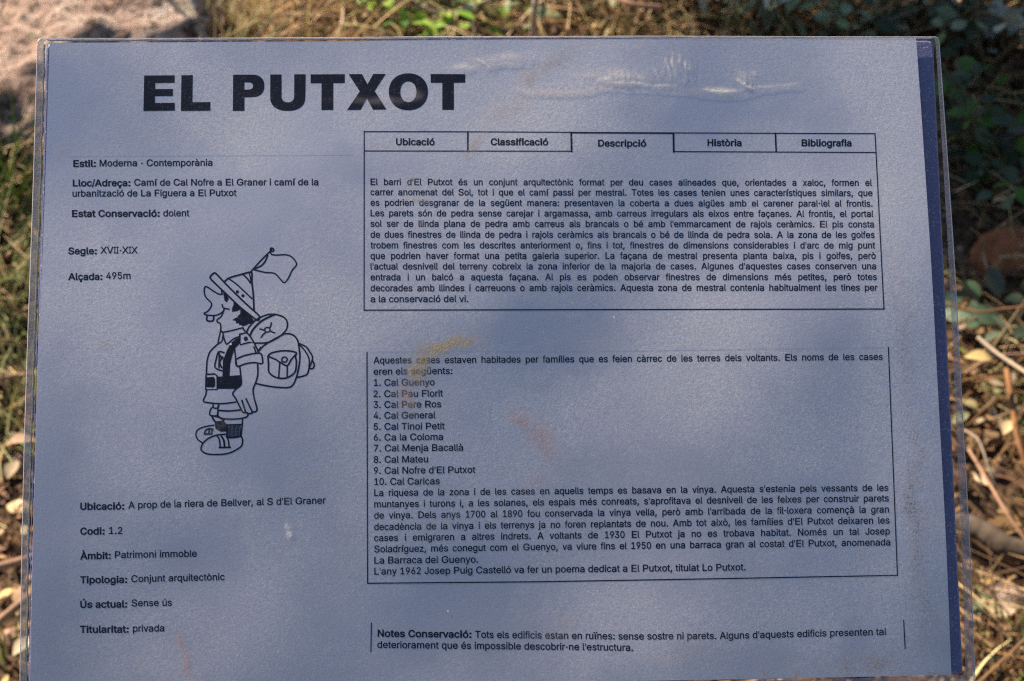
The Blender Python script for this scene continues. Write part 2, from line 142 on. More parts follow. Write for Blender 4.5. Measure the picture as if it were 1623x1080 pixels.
(242,415,3,36,207,-8,174,-5,144,3,117,16,93,35,72,58,56,85,44,116,37,150,34,187,37,225,44,260,56,291,72,318,93,341,117,360,144,374,174,382,207,384,241,382,271,374,299,360,323,341,343,318,359,291,371,260,379,225,381,187,379,150,371,116,359,85,343,58,323,35,299,16,271,3,241,-5,36,207,46,231,49,252,55,270,66,285,80,298,97,307,117,314,139,318,163,319,187,318,212,314,236,307,258,298,278,285,296,270,310,252,321,231,328,207,330,184,328,163,321,145,310,130,296,118,278,108,258,102,236,98,212,96,187,98,163,102,139,108,117,118,97,130,80,145,66,163,55,184,49,4,183,429,117,529,186,529,234,429),
(243,415,3,36,207,-8,174,-5,144,3,117,16,93,35,72,58,56,85,44,116,37,150,34,187,37,225,44,260,56,291,72,318,93,341,117,360,144,374,174,382,207,384,241,382,271,374,299,360,323,341,343,318,359,291,371,260,379,225,381,187,379,150,371,116,359,85,343,58,323,35,299,16,271,3,241,-5,36,207,46,231,49,252,55,270,66,285,80,298,97,307,117,314,139,318,163,319,187,318,212,314,236,307,258,298,278,285,296,270,310,252,321,231,328,207,330,184,328,163,321,145,310,130,296,118,278,108,258,102,236,98,212,96,187,98,163,102,139,108,117,118,97,130,80,145,66,163,55,184,49,4,181,429,228,529,297,529,231,429),
(250,410,2,39,182,-5,158,-3,135,2,115,11,97,23,82,39,69,59,60,82,54,109,53,139,53,379,114,379,114,144,116,117,124,94,137,75,154,61,175,53,200,50,218,51,234,55,249,62,263,71,274,83,283,97,290,113,295,132,296,153,296,379,357,379,357,0,298,0,298,92,307,92,294,60,277,35,257,17,234,5,209,-3,4,178,429,226,529,294,529,228,429),
(252,410,3,39,182,-5,158,-3,135,2,115,11,97,23,82,39,69,59,60,82,54,109,53,139,53,379,114,379,114,144,116,117,124,94,137,75,154,61,175,53,200,50,218,51,234,55,249,62,263,71,274,83,283,97,290,113,295,132,296,153,296,379,357,379,357,0,298,0,298,92,307,92,294,60,277,35,257,17,234,5,209,-3,24,277,443,266,444,257,448,248,455,242,463,238,472,236,483,238,494,242,503,248,512,257,518,266,522,277,523,287,522,297,518,305,512,312,503,316,494,317,483,316,472,312,463,305,455,297,448,287,444,24,133,443,123,444,113,448,104,455,98,463,94,472,93,483,94,494,98,503,104,512,113,518,123,522,133,523,144,522,153,518,162,512,168,503,172,494,173,483,172,472,168,463,162,455,153,448,144,444),
(239,167,3,4,53,0,53,379,114,379,114,0,24,156,443,145,444,136,448,127,455,120,463,116,472,115,483,116,494,120,503,127,512,136,518,145,522,156,523,166,522,176,518,184,512,191,503,195,494,196,483,195,472,191,463,184,455,176,448,166,444,24,12,443,1,444,-8,448,-17,455,-23,463,-27,472,-29,483,-27,494,-23,503,-17,512,-8,518,1,522,12,523,23,522,32,518,40,512,47,503,51,494,52,483,51,472,47,463,40,455,32,448,23,444),
(231,396,2,86,207,-8,174,-5,144,3,117,16,93,35,72,58,56,85,44,116,37,150,34,187,37,225,44,260,56,291,72,318,93,341,117,360,144,374,174,382,207,384,226,384,243,381,260,377,276,371,291,364,305,356,318,346,330,335,340,322,349,308,356,293,362,277,303,262,300,272,295,281,290,289,284,297,278,304,270,311,261,316,252,321,242,325,231,328,220,329,207,330,184,328,163,321,145,310,130,296,118,278,108,258,102,236,98,212,96,187,98,163,102,139,108,117,118,97,130,80,145,66,163,55,184,49,207,46,220,47,232,49,243,52,253,55,262,60,271,66,279,73,285,80,292,89,297,98,301,107,304,117,363,102,357,86,350,70,341,56,331,43,319,32,306,21,292,12,277,5,261,-1,244,-5,226,-7,32,169,-143,169,-107,210,-107,221,-106,230,-105,236,-102,240,-98,242,-92,243,-84,242,-77,240,-71,236,-67,230,-64,221,-63,210,-62,182,-62,192,16,224,16,224,0,224,-29,244,-32,261,-36,273,-44,282,-54,287,-68,289,-85,287,-103,280,-118,270,-129,254,-136,234,-141,210,-143),
(183,196,1,24,98,196,86,198,75,202,66,210,58,219,54,230,52,242,54,254,58,265,66,274,75,282,86,286,98,287,110,286,121,282,130,274,138,265,142,254,144,242,142,230,138,219,130,210,121,202,110,198),
(46,188,1,24,95,-4,83,-3,73,1,63,9,55,18,51,29,50,41,51,53,55,64,63,73,73,81,83,85,95,87,107,85,118,81,128,73,135,64,140,53,141,41,140,29,135,18,128,9,118,1,107,-3),
(44,188,1,4,38,-119,68,71,137,71,84,-119),
(58,188,2,24,95,-4,83,-3,73,1,63,9,55,18,51,29,50,41,51,53,55,64,63,73,73,81,83,85,95,87,107,85,118,81,128,73,135,64,140,53,141,41,140,29,135,18,128,9,118,1,107,-3,24,95,271,83,272,73,277,63,284,55,294,51,304,50,316,51,328,55,339,63,349,73,356,83,360,95,362,107,360,118,356,128,349,135,339,140,328,141,316,140,304,135,294,128,284,118,277,107,272),
(45,453,1,4,337,244,337,188,114,188,114,244),
(39,206,1,4,78,318,70,509,136,509,128,318),
(47,249,1,4,235,533,71,-76,14,-76,178,533),
(48,453,2,36,227,-7,191,-3,158,7,130,24,105,48,85,77,69,113,57,155,50,202,48,254,50,306,57,353,69,395,85,431,106,461,130,484,159,502,191,512,227,516,262,512,295,502,323,484,348,461,368,431,384,395,396,353,403,306,405,254,403,202,396,155,384,113,368,77,348,48,323,24,295,7,263,-3,36,227,50,250,52,271,60,290,74,306,92,320,116,330,144,338,176,342,213,344,254,342,295,338,332,330,365,320,393,306,416,290,435,271,449,250,457,227,460,203,457,182,449,163,435,147,416,134,393,123,365,115,332,111,295,109,254,111,213,115,176,123,144,134,116,147,92,163,74,182,60,203,52),
(49,453,2,4,76,0,76,55,391,55,391,0,8,276,509,276,0,212,0,212,448,209,448,86,358,86,427,198,509),
(50,453,1,62,64,0,64,47,234,229,252,248,268,266,282,282,294,298,303,312,311,327,316,341,319,356,320,371,319,389,315,405,308,419,298,431,287,441,273,449,258,455,241,458,224,460,205,458,188,454,172,447,159,438,148,427,139,413,132,398,128,381,127,362,66,362,68,391,75,418,86,442,102,464,121,482,143,496,168,507,196,513,225,516,254,513,281,507,306,497,328,482,346,465,361,445,372,423,379,398,381,372,380,354,377,336,371,318,363,299,351,280,336,259,317,235,294,209,267,180,153,60,153,57,389,57,389,0),
(51,453,1,65,218,-7,188,-5,159,1,133,10,108,22,88,38,70,57,57,79,48,104,44,132,109,132,112,115,118,100,126,87,137,76,150,66,165,59,182,54,200,51,219,50,239,51,258,55,275,61,291,69,304,80,315,93,323,108,328,125,329,145,328,163,323,180,316,196,306,211,292,223,275,234,254,241,229,246,201,248,157,248,157,299,288,448,288,452,70,452,70,509,372,509,372,461,211,278,211,289,247,290,279,286,308,276,333,262,354,244,371,222,383,198,391,173,393,145,390,116,383,90,370,66,354,45,333,27,309,12,281,2,251,-5),
(52,453,2,8,40,105,40,158,247,509,311,509,109,166,109,163,413,163,413,105,6,282,0,282,121,282,146,282,318,343,318,343,0),
(53,453,1,77,221,-7,192,-5,165,1,140,11,118,25,99,41,83,60,71,82,63,105,60,130,122,130,125,115,130,102,138,89,148,78,160,68,173,60,188,54,204,51,221,50,241,51,259,56,276,64,291,75,304,89,314,104,322,122,326,141,328,162,326,183,321,203,314,221,303,237,290,251,275,262,257,270,238,275,218,277,201,276,184,273,167,268,152,262,139,255,128,246,67,253,96,509,366,509,366,452,151,452,134,301,136,301,148,311,162,318,178,325,194,330,212,333,229,334,252,332,274,328,294,321,313,311,330,299,345,285,358,269,370,251,379,231,386,210,390,187,391,163,388,132,381,102,369,76,352,52,332,32,309,15,282,3,253,-4),
(54,453,2,46,226,-7,196,-4,168,3,142,15,119,31,100,51,84,74,73,101,66,130,64,162,65,187,71,212,80,239,93,268,112,302,137,340,252,509,322,509,151,261,145,261,151,270,157,279,165,288,174,295,184,302,196,307,208,311,221,313,235,314,265,312,291,305,316,295,337,280,355,262,370,240,380,215,387,187,389,157,387,127,379,98,368,73,352,50,333,30,310,14,284,3,257,-4,36,226,48,245,50,263,55,279,63,293,73,304,86,314,101,322,119,326,137,327,157,326,178,322,196,314,213,304,228,293,241,279,251,263,259,245,264,226,265,207,264,190,259,174,252,160,241,148,229,138,214,131,197,126,179,125,158,126,138,131,119,138,102,148,86,160,73,174,63,190,55,207,50),
(55,453,1,8,97,0,323,448,323,452,62,452,62,509,391,509,391,449,165,0),
(56,453,3,68,226,-7,193,-5,163,1,136,11,111,25,91,42,74,62,62,84,54,109,52,135,53,156,58,176,65,195,75,212,87,228,101,241,117,252,134,260,153,265,153,267,129,276,109,289,93,308,80,330,73,354,70,380,73,405,79,429,90,450,106,469,124,485,146,498,170,508,197,514,226,516,255,514,282,508,306,498,328,485,346,469,361,450,373,429,379,405,382,380,379,354,372,330,359,308,343,289,323,276,300,267,300,265,319,260,335,252,351,241,365,228,377,212,387,195,395,176,399,156,401,135,398,109,391,84,378,62,362,42,341,25,317,11,289,1,259,-5,36,226,49,248,50,267,54,285,60,300,69,313,79,323,91,331,106,335,121,337,139,335,157,330,173,322,189,312,202,298,213,283,223,265,230,247,234,226,235,206,234,187,230,169,223,154,213,140,202,130,189,122,173,117,157,115,139,117,121,121,106,129,91,139,79,152,69,167,60,185,54,205,50,36,226,290,244,291,260,294,274,300,287,308,298,318,307,330,314,344,318,359,319,376,318,392,314,407,308,420,299,432,288,442,275,449,260,455,244,459,226,460,208,459,192,455,177,449,164,442,153,432,145,420,138,407,134,392,133,376,134,359,138,344,145,330,154,318,165,308,178,300,193,294,209,291),
(57,453,2,46,226,516,256,513,285,506,310,494,333,478,352,458,368,434,380,408,387,378,389,347,387,322,382,296,373,270,359,240,340,207,315,168,200,0,130,0,301,248,307,248,302,238,295,229,287,221,278,214,268,207,257,202,245,198,232,195,218,195,188,197,161,203,137,214,116,229,98,247,83,269,72,294,66,321,64,352,66,382,73,411,85,436,101,459,120,479,143,494,168,506,196,513,36,226,460,207,459,190,454,174,446,160,435,148,423,138,407,131,390,127,372,125,352,127,331,131,313,138,295,148,280,160,268,174,257,190,250,207,245,226,243,245,245,263,249,279,257,293,267,305,280,314,295,322,312,326,330,327,350,326,371,322,390,314,407,305,422,293,435,279,446,263,454,245,459),
)

# ------------------------------------------------------------------ helpers
def tag(o, label=None, cat=None, group=None, kind=None):
    if label: o["label"] = label
    if cat: o["category"] = cat
    if group: o["group"] = group
    if kind: o["kind"] = kind
    return o
def empty(name, loc):
    o = bpy.data.objects.new(name, None); col.objects.link(o); o.location = loc
    o.empty_display_size = 0.05
    return o
def meshobj(name, verts, faces, mat, parent=None, smooth=True, cols=None, local=None):
    me = bpy.data.meshes.new(name)
    me.from_pydata(verts, [], faces)
    if smooth: me.polygons.foreach_set("use_smooth", [True]*len(me.polygons))
    if cols:
        a = me.color_attributes.new("tint", 'FLOAT_COLOR', 'POINT')
        flat = []
        for c in cols: flat += (c[0], c[1], c[2], 1.0)
        a.data.foreach_set("color", flat)
    me.materials.append(mat); me.update()
    o = bpy.data.objects.new(name, me); col.objects.link(o)
    if parent: o.parent = parent
    if local is not None: o.matrix_local = local
    return o
class NT:
    def __init__(s, name):
        s.m = bpy.data.materials.new(name); s.m.use_nodes = True
        s.t = s.m.node_tree; s.t.nodes.clear()
        s.out = s.t.nodes.new("ShaderNodeOutputMaterial")
    def n(s, typ, **kw):
        nd = s.t.nodes.new(typ)
        ins = kw.pop('i', {})
        for k, v in kw.items(): setattr(nd, k, v)
        for k, v in ins.items():
            if isinstance(v, bpy.types.NodeSocket): s.t.links.new(v, nd.inputs[k])
            else: nd.inputs[k].default_value = v
        return nd
    def math(s, op, a, b=0.0, c=None, clamp=False):
        i = {0: a, 1: b}
        if c is not None: i[2] = c
        return s.n("ShaderNodeMath", operation=op, use_clamp=clamp, i=i).outputs[0]
    def noise(s, vec, scale, detail=2.0, rough=.5, dist=0.0):
        return s.n("ShaderNodeTexNoise", i={"Vector": vec, "Scale": scale, "Detail": detail, "Roughness": rough, "Distortion": dist})
    def ramp(s, f, pts):
        r = s.n("ShaderNodeValToRGB", i={0: f}); e = r.color_ramp.elements
        while len(e) < len(pts): e.new(0.5)
        for k, (p, c) in enumerate(pts):
            e[k].position = p; e[k].color = (c, c, c, 1) if isinstance(c, (int, float)) else (*c, 1)
        return r.outputs[0]
    def mix(s, f, a, b, mode='MIX'):
        nd = s.n("ShaderNodeMix", data_type='RGBA', blend_type=mode)
        for k, v in ((0, f), (6, a), (7, b)):
            if isinstance(v, bpy.types.NodeSocket): s.t.links.new(v, nd.inputs[k])
            else: nd.inputs[k].default_value = v if k == 0 else (*v, 1) if len(v) == 3 else v
        return nd.outputs[2]
    def maprange(s, f, a, b, c=0.0, d=1.0):
        return s.n("ShaderNodeMapRange", i={0: f, 1: a, 2: b, 3: c, 4: d}).outputs[0]
    def done(s, sh):
        s.t.links.new(sh, s.out.inputs[0]); return s.m
def simple(name, color, rough=.6, nscale=0, var=.25, spec=.3, bump=0, bscale=200, trans=0):
    t = NT(name)
    oc = t.n("ShaderNodeTexCoord").outputs["Object"]
    c = t.n("ShaderNodeRGB"); c.outputs[0].default_value = (*color, 1); csock = c.outputs[0]
    if nscale:
        f = t.noise(oc, nscale, 4, .6).outputs[0]
        csock = t.mix(t.maprange(f, .3, .7), tuple(x*(1-var) for x in color), tuple(min(1, x*(1+var)) for x in color))
    p = t.n("ShaderNodeBsdfPrincipled", i={"Base Color": csock, "Roughness": rough, "Specular IOR Level": spec})
    if bump:
        b = t.n("ShaderNodeBump", i={"Strength": bump, "Distance": .001, "Height": t.noise(oc, bscale, 4, .6).outputs[0]})
        t.t.links.new(b.outputs[0], p.inputs["Normal"])
    sh = p.outputs[0]
    return t.done(sh)
def tinted(name, rough=.6, trans=.25, spec=.3, veins=True):
    """plant matter: colour from each piece's own tint, light coming through thin blades"""
    t = NT(name)
    a = t.n("ShaderNodeVertexColor", layer_name="tint").outputs[0]
    oc = t.n("ShaderNodeTexCoord").outputs["Object"]
    f = t.noise(oc, 160, 4, .6).outputs[0]
    c = t.mix(t.maprange(f, .3, .75, .72, 1.0), (0, 0, 0), a)
    p = t.n("ShaderNodeBsdfPrincipled", i={"Base Color": c, "Roughness": rough, "Specular IOR Level": spec})
    tr = t.n("ShaderNodeBsdfTranslucent", i={"Color": c})
    m = t.n("ShaderNodeMixShader", i={0: trans, 1: p.outputs[0], 2: tr.outputs[0]})
    return t.done(m.outputs[0])

# ------------------------------------------------------------------ ground relief
def gz(x, y):
    z = noise.noise(Vector((x*1.3, y*1.3, 3.1)))*.05 + noise.noise(Vector((x*5, y*5, 7.7)))*.018
    z += noise.noise(Vector((x*19, y*19, 1.7)))*.006
    f = max(0.0, 1 - (abs(x) + abs(y - 1.4))/9)
    return z*f
def axis(lo, hi, step, far):
    a = []; v = lo
    while v < hi: a.append(v); v += step
    a.append(hi); s = step; v = hi
    while v < far: s *= 1.35; v += s; a.append(v)
    s = step; v = lo; pre = []
    while v > -far: s *= 1.35; v -= s; pre.append(v)
    return pre[::-1] + a
gx = axis(-1.6, 1.6, .02, 90); gy = axis(.2, 3.4, .02, 90)
vs = [(x, y, gz(x, y)) for y in gy for x in gx]; nx = len(gx)
fs = [(j*nx+i, j*nx+i+1, (j+1)*nx+i+1, (j+1)*nx+i) for j in range(len(gy)-1) for i in range(nx-1)]
t = NT("soil")
oc = t.n("ShaderNodeTexCoord").outputs["Object"]
n1 = t.noise(oc, 6, 6, .65).outputs[0]; n2 = t.noise(oc, 90, 6, .7).outputs[0]
c = t.ramp(n1, [(.3, (.025, .014, .008)), (.55, (.06, .034, .02)), (.75, (.12, .07, .04))])
c = t.mix(t.maprange(n2, .35, .7), c, (.15, .09, .055), 'MIX')
c = t.mix(.55, c, t.ramp(n2, [(.35, (.03, .018, .012)), (.7, (.22, .14, .085))]))
b = t.n("ShaderNodeBump", i={"Strength": .8, "Distance": .006, "Height": n2})
p = t.n("ShaderNodeBsdfPrincipled", i={"Base Color": c, "Roughness": .95, "Specular IOR Level": .1, "Normal": b.outputs[0]})
ground = meshobj("ground", vs, fs, t.done(p.outputs[0])); tag(ground, kind="structure")

# ================================================================== THE SIGN
def quadgrid(c, nu, nv, zf):
    """grid stretched over the quad c = [TL, TR, BR, BL] in sheet metres"""
    vs = []; fs = []
    for j in range(nv+1):
        for i in range(nu+1):
            a = i/nu; b_ = j/nv
            x = (c[0][0]*(1-a)+c[1][0]*a)*(1-b_)+(c[3][0]*(1-a)+c[2][0]*a)*b_
            y = (c[0][1]*(1-a)+c[1][1]*a)*(1-b_)+(c[3][1]*(1-a)+c[2][1]*a)*b_
            vs.append((x, y, zf(x, y, a, b_)))
    w = nu+1
    for j in range(nv):
        for i in range(nu):
            k = j*w+i
            fs.append((k, k+w, k+w+1, k+1))
    return vs, fs

PAPER = [S(78.7, 68), S(1452, 61), S(1508, 1070), S(48.3, 1096.5)]
BOARD = [S(69.5, 64.5), S(1482, 61), S(1530, 1070), S(40.5, 1106)]
POUCH = [S(59.5, 61), S(1488, 58.5), S(1547, 1104), S(31, 1122)]

foot = Vector((TW.x + .0, TW.y + .035, 0))
foot.z = gz(foot.x, foot.y)
sign = empty("information_sign", foot)
tag(sign, "laminated typed information sheet on a dark blue board, headed with large black capitals", "information sign")
LOC = Matrix.Translation(-foot) @ SHEET

# --- board: a rigid plate with softened edges
def plate(c, z0, z1, bev=.0007):
    vs = []; fs = []
    cx = sum(p[0] for p in c)/4; cy = sum(p[1] for p in c)/4
    rings = []
    def rounded(off, z):
        ring = []
        for k in range(4):
            P = Vector(c[k]); A = Vector(c[k-1])-P; B = Vector(c[(k+1) % 4])-P
            A.normalize(); B.normalize(); r = .0022
            P = P + (A+B)*off
            for q in range(5):
                tt = q/4
                e = P + A*r*(1-tt)**2 + B*r*tt**2
                ring.append((e.x, e.y, z))
        return ring
    for off, z in ((0, z0), (0, z1-bev), (bev*.35, z1-bev*.3), (bev, z1)):
        rings.append(rounded(off, z))
    n = len(rings[0])
    for r_ in rings: vs += r_
    for k in range(len(rings)-1):
        for i in range(n):
            j = (i+1) % n
            fs.append((k*n+i, k*n+j, (k+1)*n+j, (k+1)*n+i)[::-1])
    fs.append(tuple(range((len(rings)-1)*n, len(rings)*n))[::-1])
    fs.append(tuple(range(n)))
    return vs, fs
t = NT("navy_board")
oc = t.n("ShaderNodeTexCoord").outputs["Object"]
g = t.noise(oc, 1500, 3, .6).outputs[0]
c = t.mix(t.maprange(g, .5, .78), (.135, .135, .265), (.22, .215, .33))
vo = t.n("ShaderNodeTexVoronoi", i={"Vector": oc, "Scale": 850})
gm = t.n("ShaderNodeMapRange", i={0: vo.outputs["Distance"], 1: .34, 2: .2, 3: 0.0, 4: .7}).outputs[0]
gm = t.math('MULTIPLY', gm, t.math('GREATER_THAN', t.n("ShaderNodeSeparateColor", i={0: vo.outputs["Color"]}).outputs[0], .68))
c = t.mix(gm, c, (.42, .40, .44))
b = t.n("ShaderNodeBump", i={"Strength": .5, "Distance": .0003, "Height": g})
p = t.n("ShaderNodeBsdfPrincipled", i={"Base Color": c, "Roughness": .38, "Specular IOR Level": .5, "Normal": b.outputs[0]})
vs, fs = plate(BOARD, -.0080, -.0052)
board = meshobj("board", vs, fs, t.done(p.outputs[0]), sign, False, local=LOC)
tag(board, "dark navy plate showing as a strip down the right side")
# sunlit edge highlight painted as pale bars along the board's left and top
def edge_bar(name, pts, wid, z0, z1, mat, parent, jit=.00012):
    random.seed(len(pts)); vs = []; fs = []
    n = 90
    A = Vector(pts[0]); B = Vector(pts[1]); d = (B-A).normalized(); nr = Vector((-d.y, d.x))
    for i in range(n+1):
        P = A.lerp(B, i/n); w = wid*(.75+.5*random.random()); o = random.uniform(-jit, jit)
        for s_, z in ((-1, z0), (-1, z1), (1, z1), (1, z0)):
            q = P + nr*(s_*w + o); vs.append((q.x, q.y, z + wave(q.x, q.y)))
    for i in range(n):
        k = i*4
        for m in range(4):
            fs.append((k+m, k+(m+1) % 4, k+4+(m+1) % 4, k+4+m))
    return meshobj(name, vs, fs, mat, parent, True, local=LOC)
lit_edge = simple("warm_edge_highlight", (.62, .56, .42), .45, 900, .35, .4)
e1 = edge_bar("edge_highlight", [S(69.6, 70), S(40.6, 1102)], .00016, -.0012, -.0001, lit_edge, sign)
e2 = edge_bar("edge_highlight", [S(74, 63.0), S(1478, 60.0)], .00009, -.0012, -.0001, simple("pale_edge_highlight", (.58, .54, .56), .45, 900, .35, .4), sign)
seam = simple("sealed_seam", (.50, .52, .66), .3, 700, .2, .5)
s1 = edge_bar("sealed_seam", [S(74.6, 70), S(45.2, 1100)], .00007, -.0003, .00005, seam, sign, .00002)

# --- paper
# sunlit and sky-lit patches painted into the paper: positive warm pale, negative bluish
LIGHT_BLOTS = ((335,160,45,110,.75,1.3),(860,190,150,80,.2,.9),(640,330,100,80,0,.6),(640,500,130,60,0,.9),(180,520,90,130,.2,.9),(540,600,70,120,0,.6),(870,660,130,100,.4,.9),
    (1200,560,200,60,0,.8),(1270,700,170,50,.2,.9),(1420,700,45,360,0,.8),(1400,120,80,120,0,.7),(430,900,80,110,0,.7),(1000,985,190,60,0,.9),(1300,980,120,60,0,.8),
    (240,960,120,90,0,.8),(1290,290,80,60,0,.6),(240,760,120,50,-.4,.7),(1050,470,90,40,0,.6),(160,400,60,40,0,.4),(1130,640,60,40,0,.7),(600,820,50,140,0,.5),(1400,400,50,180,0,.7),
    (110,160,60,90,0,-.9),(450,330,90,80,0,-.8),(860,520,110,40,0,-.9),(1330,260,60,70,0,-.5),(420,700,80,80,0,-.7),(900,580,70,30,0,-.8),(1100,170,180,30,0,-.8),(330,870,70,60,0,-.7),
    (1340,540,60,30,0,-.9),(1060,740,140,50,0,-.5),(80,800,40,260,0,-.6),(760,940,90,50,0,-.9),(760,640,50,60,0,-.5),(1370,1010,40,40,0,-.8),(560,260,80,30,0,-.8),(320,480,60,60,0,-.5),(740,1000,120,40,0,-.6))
def blotsum(X, Y, spec, NX, NY, amp):
    out = np.zeros(len(X))
    for u, v, ru, rv, an, k in spec:
        cx, cy = S(u, v); ca, sa = math.cos(an), math.sin(an); dx = X+NX*amp-cx; dy = Y+NY*amp-cy
        a_ = (dx*ca+dy*sa)/(ru*PX); b_ = (-dx*sa+dy*ca)/(rv*PX)
        out += k*np.exp(-(a_*a_+b_*b_)*.9)
    return out
def stains(X, Y, spec, NX, NY, amp):
    out = np.zeros(len(X))
    for u, v, ru, rv, an, k in spec:
        cx, cy = S(u, v); ca, sa = math.cos(an), math.sin(an); dx = X+NX*amp-cx; dy = Y+NY*amp-cy
        a_ = (dx*ca+dy*sa)/(ru*PX); b_ = (-dx*sa+dy*ca)/(rv*PX)
        out = np.maximum(out, k*np.exp(-(a_*a_+b_*b_)))
    return out
PX = .297/1400
def fields(vs):
    X = np.array([v[0] for v in vs]); Y = np.array([v[1] for v in vs])
    def nz(sc, z): return np.array([noise.noise(Vector((v[0]*sc, v[1]*sc, z))) for v in vs])
    NX = nz(70, 3.3)+.6*nz(210, 8.1); NY = nz(70, 13.3)+.6*nz(210, 18.1)
    dry = .40 + 1.3*np.clip(Y, -.11, .05) + .70*blotsum(X, Y, LIGHT_BLOTS, NX, NY, .006) + .35*nz(30, 6.6) + .22*nz(95, 2.2)
    return X, Y, NX, NY, np.clip(dry, 0, 1), np.clip(.5 - Y*4.2 + 1.2*X*np.clip(-Y*8, 0, 1)*0 + .30*nz(14, 4.9), 0, 1)  # second field: greyer, darker tone towards the bottom
def put(o, name, *ch):
    a_ = o.data.color_attributes.new(name, 'FLOAT_COLOR', 'POINT'); n_ = len(ch[0])
    A_ = np.ones((n_, 4)); 
    for k_, c_ in enumerate(ch): A_[:, k_] = c_
    a_.data.foreach_set("color", A_.ravel())
t = NT("patch_lit_paper")
oc = t.n("ShaderNodeTexCoord").outputs["Object"]
dd = t.n("ShaderNodeSeparateColor", i={0: t.n("ShaderNodeVertexColor", layer_name="dry").outputs[0]}).outputs
dry = dd[0]; age = dd[1]  # dry weighs the sunlit patches painted into the colour
f2 = t.noise(oc, 1000, 3, .7).outputs[0]; f3 = t.noise(oc, 2100, 2, .6).outputs[0]
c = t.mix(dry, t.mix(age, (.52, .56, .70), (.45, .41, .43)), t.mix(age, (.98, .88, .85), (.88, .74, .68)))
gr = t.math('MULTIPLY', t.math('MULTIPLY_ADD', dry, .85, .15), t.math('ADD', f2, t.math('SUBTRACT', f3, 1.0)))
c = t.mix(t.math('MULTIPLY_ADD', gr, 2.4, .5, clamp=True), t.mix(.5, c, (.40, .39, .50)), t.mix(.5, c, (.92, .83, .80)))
def sparkle(scale, r, thr, ch):
    vo = t.n("ShaderNodeTexVoronoi", i={"Vector": oc, "Scale": scale})
    m_ = t.n("ShaderNodeMapRange", i={0: vo.outputs["Distance"], 1: r, 2: r*.6, 3: 0.0, 4: 1.0}).outputs[0]
    return t.math('MULTIPLY', m_, t.math('GREATER_THAN', t.n("ShaderNodeSeparateColor", i={0: vo.outputs["Color"]}).outputs[ch], thr))
gs = t.math('MULTIPLY', t.math('MAXIMUM', sparkle(900, .36, .72, 1), sparkle(560, .26, .84, 2)), t.math('MULTIPLY_ADD', dry, .75, .05))  # warm specks painted as sun sparkle on the sheet
c = t.mix(gs, c, (1.0, .88, .74))
b = t.n("ShaderNodeBump", i={"Strength": .35, "Distance": .00012, "Height": t.math('MULTIPLY', t.math('ADD', f2, f3), t.math('MULTIPLY_ADD', dry, .8, .2))})
p = t.n("ShaderNodeBsdfPrincipled", i={"Base Color": c, "Roughness": .8, "Specular IOR Level": .2, "Normal": b.outputs[0]})
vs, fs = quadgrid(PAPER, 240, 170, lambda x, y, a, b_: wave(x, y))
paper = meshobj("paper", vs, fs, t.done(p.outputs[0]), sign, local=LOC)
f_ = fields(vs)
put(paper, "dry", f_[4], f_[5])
tag(paper, "white paper sheet with typed text, two ruled boxes and a hiker drawing")
# the pale cut side of the sheet
# --- printing
from mathutils.geometry import delaunay_2d_cdt
def letter(row, fat):
    """outline rows to filled triangles, strokes thickened by fat"""
    loops = []; k = 3
    for _ in range(row[2]):
        m_ = row[k]; k += 1
        P = [Vector((row[k+2*i], row[k+2*i+1])) for i in range(m_)]; k += 2*m_
        Q = []
        for p_ in P:
            if not Q or (p_-Q[-1]).length > 3.2: Q.append(p_)
        if (Q[0]-Q[-1]).length <= 3.2: Q.pop()
        o = []
        for i in range(len(Q)):
            a, b_, c_ = Q[i-1], Q[i], Q[(i+1) % len(Q)]
            d1 = (b_-a).normalized(); d2 = (c_-b_).normalized()
            n1 = Vector((-d1.y, d1.x)); n2 = Vector((-d2.y, d2.x)); mt = n1+n2
            if mt.length < .3: mt = n1
            mt.normalize(); o.append(b_ + mt*fat/max(.45, mt.dot(n1)))
        loops.append(o)
    pts = [p_ for L in loops for p_ in L]; ed = []; q = 0
    for L in loops:
        ed += [(q+i, q+(i+1) % len(L)) for i in range(len(L))]; q += len(L)
    V, _, F, _, _, _ = delaunay_2d_cdt(pts, ed, [], 0, .01)
    tri = []
    for f_ in F:
        c_ = (V[f_[0]]+V[f_[1]]+V[f_[2]])/3; wn_ = 0
        for L in loops:
            for i in range(len(L)):
                a, b_ = L[i], L[(i+1) % len(L)]
                if (a.y > c_.y) != (b_.y > c_.y) and c_.x < (b_.x-a.x)*(c_.y-a.y)/(b_.y-a.y)+a.x: wn_ += 1 if b_.y > a.y else -1
        if wn_: tri += list(f_[:3])
    return row[1], [c for p_ in V for c in p_], tri
GL = {}
for row in GLYPH_ROWS:
    GL['r'+chr(row[0])] = letter(row, 14); GL['b'+chr(row[0])] = letter(row, 24)
AR = dict(zip("ABCDEFGHIJLMNOPRSTUVX", (667,667,722,722,667,611,778,722,278,500,556,833,722,778,667,722,667,611,722,667,667)))
AR.update(zip("abcdefghijlmnopqrstuvxyz", (556,556,500,556,556,278,556,556,222,222,222,833,556,556,556,556,333,500,278,556,500,500,500,500)))
AR.update({' ':278,"'":191,'-':333,'.':278,',':278,'/':278,':':278,'·':333,'À':667,'Ú':722,'à':556,'á':556,'è':556,'é':556,'í':278,'ï':278,'ò':556,'ó':556,'ú':556,'ü':556,'ç':500})
AR.update({d: 556 for d in "0123456789"})
AB = dict(AR)
AB.update(zip("AEJLMPRS", (722,667,556,611,833,667,722,667))); AB['B'] = 722
AB.update(zip("abcdefghijlmnopqrstuvxyz", (556,611,556,611,556,333,611,611,278,278,278,889,611,611,611,611,389,556,333,611,556,556,556,500)))
